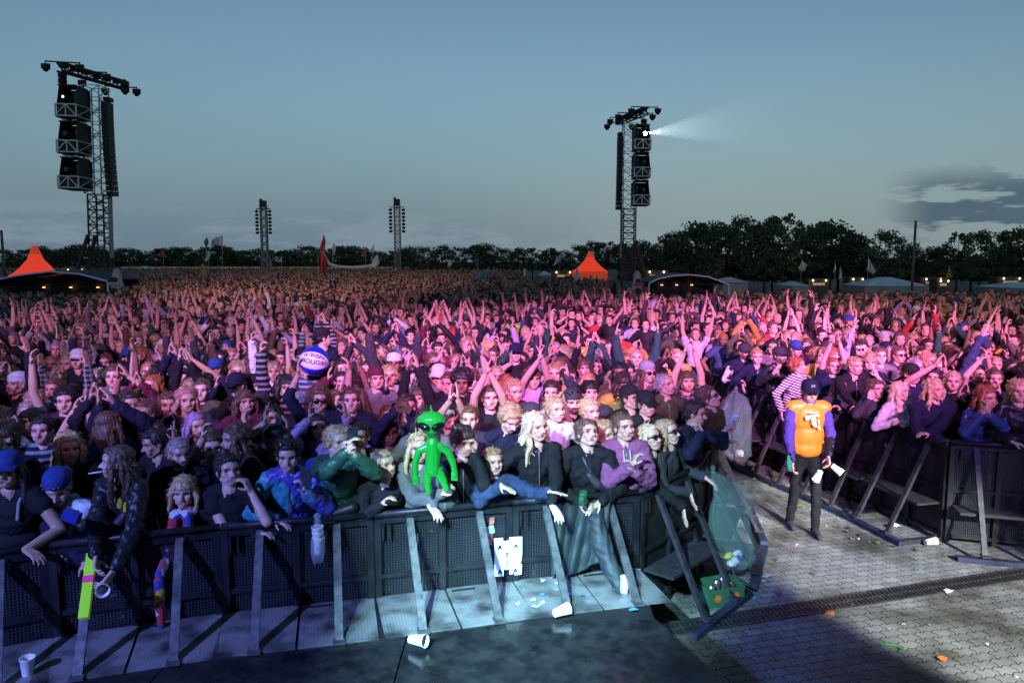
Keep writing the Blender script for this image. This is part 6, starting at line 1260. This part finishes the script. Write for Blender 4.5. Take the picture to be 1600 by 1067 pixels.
# jacket hung over the rail
def jacket():
    root = empty('draped_jacket', at(905, 850, FD(905) - .1), 0, 'dark rain jacket hung over the front rail, one sleeve trailing to the plates', 'jacket'); o = Vector(root.location); bm = bmesh.new(); nu, nv = 34, 26; g = []
    for i in range(nu + 1):
        u = i / nu; x0 = 866 + 88 * u; x1 = 862 + (60 + 28 * (u > .5) * (u - .5)) * u + 22 * max(0, u - .55); yt = 786 - 8 * u; yb = 897 - 6 * math.sin(u * 9) - 30 * max(0, u - .72) + (4 if u < .45 else -6)
        for j in range(nv + 1):
            v = j / nv; px = x0 + (x1 - x0) * v; py = yt + (yb - yt) * v; f = (math.sin(u * 31 + v * 2.2) * .016 + math.sin(u * 15 + 1 + v * 3) * .022 + math.sin(v * 17 + u * 6) * .006) * min(1, .25 + v * 1.4); g.append(bm.verts.new(at(px, py, FD(905) - .065 - .05 * v + f + (u - .5) * .08) - o))
    for i in range(nu):
        for j in range(nv): a = i * (nv + 1) + j; bm.faces.new((g[a], g[a + nv + 1], g[a + nv + 2], g[a + 1]))
    me = bpy.data.meshes.new('shell'); bm.to_mesh(me); bm.free(); me.polygons.foreach_set('use_smooth', [True] * len(me.polygons)); m = mat('dark_rain_fabric', (.022, .032, .036), .62, 0, .3, 9, .25, spec=.5)
    ob = link('shell', me, root, m); so = ob.modifiers.new('t', 'SOLIDIFY'); so.thickness = .012
    P = Prims(); P.chain([np.array(at(x, y, FD(930) - q_) - o) for x, y, q_ in ((930, 800, .08), (938, 845, .14), (952, 880, .22), (966, 912, .32), (972, 942, .44))], [.07, .085, .075, .055, .03]); me = P.skin(.012, 2); co = co_of(me); set_co(me, co + normals(me) * (wob(co * V3(1, 1, 1.6), 30, 2) * .011)[:, None]); link('sleeve', me, root, m)
jacket()
def plastic(name, col, al, tint=.5):
    if name in MATS: return MATS[name]
    m, nt, N, L, mt, b = node_mat(name); tc = N('ShaderNodeTexCoord'); nz = N('ShaderNodeTexNoise'); nz.inputs['Scale'].default_value = 14; nz.inputs['Detail'].default_value = 5; L(tc.outputs['Object'], nz.inputs['Vector'])
    b.inputs['Base Color'].default_value = (*col, 1); b.inputs['Roughness'].default_value = .22; b.inputs['Alpha'].default_value = al; bp = N('ShaderNodeBump'); bp.inputs['Strength'].default_value = .6; bp.inputs['Distance'].default_value = .02; L(nz.outputs['Fac'], bp.inputs['Height']); L(bp.outputs[0], b.inputs['Normal'])
    tr = N('ShaderNodeBsdfTranslucent'); tr.inputs[0].default_value = (*[min(1, c * 1.3) for c in col], 1); ts = N('ShaderNodeBsdfTransparent'); a1 = N('ShaderNodeMixShader'); a1.inputs[0].default_value = al; L(ts.outputs[0], a1.inputs[1]); L(tr.outputs[0], a1.inputs[2]); a2 = N('ShaderNodeMixShader'); a2.inputs[0].default_value = tint; L(b.outputs[0], a2.inputs[1]); L(a1.outputs[0], a2.inputs[2]); L(a2.outputs[0], nt.nodes['Material Output'].inputs[0]); return m
def bag(label, path, d, m, pleat=.13, thick=.55, extra=None):
    """path: (px, py, half width px) from the knot down"""
    o = at(path[0][0], path[0][1], d); root = empty('plastic_bag', o, 0, label, 'bag', 'plastic rubbish bags'); mb = MB(); n = 72; v = []; f = []
    for i, (px, py, w) in enumerate(path):
        c = at(px, py, d) - o; W = w * d / F_PX
        for j in range(n): t = 2 * math.pi * j / n; k = 1 + pleat * (1 - 2 * abs(math.sin(3.5 * t + i * .22))) + pleat * .6 * math.sin(5 * t + 2 + .35 * i); v.append((c.x + W * k * math.cos(t), c.y + W * k * thick * math.sin(t), c.z + .02 * math.sin(3 * t + i)))
    for i in range(len(path) - 1):
        for j in range(n): a, b_ = i * n + j, i * n + (j + 1) % n; f.append((a, b_, b_ + n, a + n))
    f.append(tuple((len(path) - 1) * n + j for j in range(n))); mb.add(v, f); mb.obj('sack', m, root, True)
    k = MB(); k.lathe([(.004, .05), (.028, .03), (.016, .0), (.03, -.02), (.004, -.03)], 10, (0, 0, .02)); k.obj('knot', m, root, True); 
    for (x, y, r, c_) in extra or (): P = Prims(); R_ = r * d / F_PX; P.ell(np.array(at(x, y, d) - o), (R_ * 1.2, R_ * .8, R_ * .7), rot3(x, y)); me = P.skin(.012, 1); co = co_of(me); set_co(me, co + normals(me) * (wob(co, 70, int(x)) * .012)[:, None]); link('rubbish', me, root, mat('rubbish_%s' % c_, dict(yellow=(.5, .42, .05), white=(.6, .6, .62), blue=(.03, .06, .3))[c_], .7))
GREEN = plastic('green_film', (.45, .85, .66), .15)
bag('big translucent green rubbish bag tied to the aisle rail beside the leaning women', [(1114, 738, 3), (1122, 747, 10), (1136, 760, 22), (1146, 776, 30), (1140, 797, 30), (1139, 820, 30), (1144, 845, 32), (1149, 866, 30), (1151, 880, 25), (1151, 889, 14)], 6.45, GREEN, .12, .6, [(1148, 876, 10, 'white'), (1138, 868, 8, 'yellow'), (1158, 872, 6, 'blue'), (1142, 880, 8, 'white'), (1153, 864, 7, 'white')])
bag('clear bluish bag hung on the aisle rail beyond the stacked cups', [(1150, 612, 3), (1150, 622, 14), (1149, 640, 21), (1150, 665, 21), (1151, 690, 19), (1152, 708, 19), (1152, 718, 10)], 8.5, plastic('clear_film', (.45, .58, .62), .2), .16, .7, [(1155, 708, 8, 'white')])
bag('clear bag of stacked cups hung from the front rail under the windbreaker', [(496, 815, 3), (496, 828, 7), (497, 845, 11), (497, 862, 11), (496, 874, 9), (494, 878, 5)], FD(497) - .1, plastic('clear_film2', (.55, .6, .64), .4), .06, .8)
for i, (y, lb) in enumerate(((838, 'topmost cup in the clear bag on the front rail'), (846, 'middle cup in the clear bag on the front rail'), (854, 'lowest cup in the clear bag on the front rail'))): cup(at(497, y + 9, FD(497) - .1), lb, (.05, .04 * i, 0), 'cups in the clear bag')
# cups on the plates, deck and paving
Zp = PLATZ + .013
cup(atz(641, 998, Zp + .042), 'white cup lying on the tread plate below the alien balloon', (R(82), 0, R(62))); cup(atz(866, 958, Zp + .042), 'white cup lying on the tread plate below the draped jacket', (R(84), 0, R(118))); cup(atz(43, 1056, PLATZ + .001), 'white cup standing on the deck at the dark end', (0, .06, 0)); cup(atz(975, 925, Zp), 'white cup standing behind the trailing sleeve', (0, .1, 0))
cup(atz(1446, 847, .045), 'white cup lying by the aisle barrier foot on the paving', (R(86), 0, R(100)))
red = MB(); p = atz(1458, 845, .09); red.box(p, (.03, .002, .012)); tag(red.obj('cup_print', mat('red_print', (.4, .03, .04), .6)), 'small red printed scrap on the cup by the aisle barrier foot', 'print')
st = MB(); st.tube([atz(1372, 1005, .012), atz(1392, 1007, .012), atz(1408, 1011, .014), atz(1413, 1014, .03)], .006, 7); tag(st.obj('straw', mat('neon_green_plastic', (.12, .75, .08), .4), None, True), 'bent bright green straw on the open paving', 'straw')
cr = MB(); c = atz(1122, 936, 0); cw = 0
root = empty('beer_crate', c, .35, 'open green cardboard drinks box with orange marks under the green bag', 'box'); gm = mat('green_cardboard', (.03, .13, .06), .7, 0, .2, 10)
cr.box((0, -.13, .08), (.36, .008, .16)).box((0, .13, .08), (.36, .008, .16)).box((-.18, 0, .08), (.008, .26, .16)).box((.18, 0, .08), (.008, .26, .16)).box((0, 0, .006), (.36, .26, .008)); cr.box((.27, 0, .12), (.18, .25, .006), Matrix.Rotation(.5, 3, 'Y')); cr.obj('carton', gm, root)
for x, y in ((-.11, -.05), (.0, .03), (.1, -.04), (.09, .07)): b = MB(); b.lathe([(.033, .01), (.033, .15), (.024, .17), (0, .17)], 12, (x, y, 0)); b.obj('drink_can', mat('dull_can', (.25, .25, .25), .35, .7), root)
for x in (-.1, .09): b = MB(); b.lathe([(0, 0), (.035, 0)], 12, (x, -.136, .08), Matrix.Rotation(R(90), 3, 'X')); b.obj('orange_mark', mat('orange_mark', (.7, .15, .02), .6), root)
# neon tape on one brace
best = None
for u, w in zip(fp, fp[1:]):
    d_ = w - u; nrm_ = Vector((d_.y, -d_.x)) / d_.length
    for e in (-.25, .25):
        t_ = (u + w) / 2 + d_ * e; k = abs(proj((t_.x, t_.y, RAILZ))[0] - 155)
        if best is None or k < best[0]: best = (k, t_, t_ + nrm_ * .62)
top_, foot_ = Vector((*best[1], RAILZ - .05)), Vector((*best[2], PLATZ + .012)); off_ = (best[2] - best[1]).normalized() * .03; off_ = Vector((off_.x, off_.y, .012)); a, b_ = top_.lerp(foot_, .06) + off_, top_.lerp(foot_, .58) + off_
root = empty('neon_tape', a, 0, 'fluorescent yellow-green tape wrapped round a brace, with a pink band', 'tape'); mb = MB(); mb.bar((0, 0, 0), b_ - a, .060, .046); mb.obj('wrap', mat('neon_yellow', (.42, .95, .02), .5, 0, .05, 5, emit=((.4, 1, .02), .10)), root)
mb = MB(); mb.bar((b_ - a) * .36, (b_ - a) * .47, .064, .050); mb.obj('band', mat('neon_pink', (.9, .05, .3), .5, 0, .05, 5, emit=((1, .05, .3), .08)), root)
def litter():
    g = random.Random(3); mats_ = [mat('scrap_white', (.6, .6, .6), .7), mat('scrap_pink', (.4, .04, .25), .7), mat('scrap_blue', (.05, .25, .5), .7), mat('scrap_orange', (.65, .18, .04), .7), mat('scrap_leaf', (.12, .16, .03), .8), mat('scrap_brown', (.08, .06, .04), .8)]
    bm = bmesh.new(); me = bpy.data.meshes.new('litter')
    for m in mats_: me.materials.append(m)
    spots_ = []
    for i in range(60): t = g.random(); p = FAR[2].lerp(FAR[-1], t) if False else None; i0 = g.randrange(2, len(FAR) - 1); p = FAR[i0].lerp(FAR[i0 + 1], g.random()); spots_.append((p.x - g.uniform(.35, .95), p.y - g.uniform(.0, .3), .004, g.choice((0, 4, 4, 5, 5)), g.uniform(.01, .05)))
    for i in range(70): x, y = g.uniform(1.4, 6.5), g.uniform(4.4, 8); spots_.append((x, y, .004, g.choice((0, 0, 5, 1, 2, 5)), g.uniform(.008, .03)))
    for i in range(26): k = g.randrange(4, len(fp) - 1); p = fp[k].lerp(fp[k + 1], g.random()); spots_.append((p.x, p.y - g.uniform(.08, .55), Zp + .002, g.choice((0, 0, 5, 2)), g.uniform(.01, .035)))
    for px, py, z, m, s in ((1297, 960, .004, 3, .06), (1217, 928, .004, 1, .05), (1180, 936, .004, 2, .04), (1470, 1030, .004, 3, .05), (1240, 786, .004, 4, .10), (1250, 792, .004, 4, .08), (1200, 902, .004, 0, .07), (1402, 824, .03, 0, .08), (988, 955, Zp, 2, .05), (1480, 925, .004, 0, .06)): p = atz(px, py, z); spots_.append((p.x, p.y, z + .003, m, s))
    for x, y, z, m, s in spots_:
        if not (m != 4 or s < .12): continue
        n = g.randint(5, 8); a0 = g.uniform(0, 6); vs = [bm.verts.new((x + s * g.uniform(.5, 1) * math.cos(a0 + 6.283 * k / n), y + s * g.uniform(.4, .9) * math.sin(a0 + 6.283 * k / n), z + g.uniform(0, .5) * s)) for k in range(n)]; c = bm.verts.new((x, y, z + g.uniform(.1, .6) * s))
        for k in range(n): f = bm.faces.new((vs[k], vs[(k + 1) % n], c)); f.material_index = m
    bm.to_mesh(me); bm.free(); o = link('litter', me); tag(o, 'scraps of paper, leaves and plastic strewn over the paving and plates', None, None, 'stuff')
litter()
# pink balloon, pale balloon far back
for px, py, d, r, col, lb in ((1023, 478, 21, 9, (.45, .42, .62), 'pale lilac balloon floating over the crowd before the open bar'), (718, 506, 17, 6.5, (.8, .08, .45), 'hot pink balloon among raised hands near the yellow-green vests')):
    P = Prims(); k = r * d / F_PX; P.ell((0, 0, 0), (k, k, k * 1.08)); P.cap((0, 0, -k), (0, 0, -k * 1.2), k * .1, k * .14); me = P.skin(k * .12, 2); o = link('balloon', me, None, mat('balloon_%.2f' % col[0], col, .3, 0, .05)); o.location = at(px, py, d); tag(o, lb, 'balloon')

# followspot beam in the evening air
def beam():
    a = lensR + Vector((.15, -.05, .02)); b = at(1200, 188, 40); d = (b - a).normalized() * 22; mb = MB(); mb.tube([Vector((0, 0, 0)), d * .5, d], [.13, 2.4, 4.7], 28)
    m = bpy.data.materials.new('lit_air'); m.use_nodes = True; nt = m.node_tree; nt.nodes.remove(nt.nodes['Principled BSDF']); N = nt.nodes.new; L = nt.links.new; v = N('ShaderNodeVolumePrincipled'); v.inputs['Color'].default_value = (.95, .97, 1, 1); v.inputs['Anisotropy'].default_value = .2; L(v.outputs[0], nt.nodes['Material Output'].inputs['Volume'])
    tc = N('ShaderNodeTexCoord'); ln = N('ShaderNodeVectorMath'); ln.operation = 'LENGTH'; L(tc.outputs['Object'], ln.inputs[0]); mr = N('ShaderNodeMapRange'); mr.interpolation_type = 'SMOOTHSTEP'; mr.inputs['From Min'].default_value = 0; mr.inputs['From Max'].default_value = 15; mr.inputs['To Min'].default_value = .018; mr.inputs['To Max'].default_value = 0; L(ln.outputs['Value'], mr.inputs['Value'])  # mist only inside a beam-shaped cone, thinned outward so the beam fades
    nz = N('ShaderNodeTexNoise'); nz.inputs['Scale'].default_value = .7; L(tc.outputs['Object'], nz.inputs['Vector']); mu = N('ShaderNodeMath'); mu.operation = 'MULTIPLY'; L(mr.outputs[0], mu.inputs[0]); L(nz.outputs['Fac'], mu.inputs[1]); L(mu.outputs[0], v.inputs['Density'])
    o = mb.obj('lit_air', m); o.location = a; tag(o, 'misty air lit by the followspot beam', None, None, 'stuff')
    spot('followspot_lamp', a - d.normalized() * .02, b, (.85, 1, 1), 21000, 20, .6, .06)
beam()
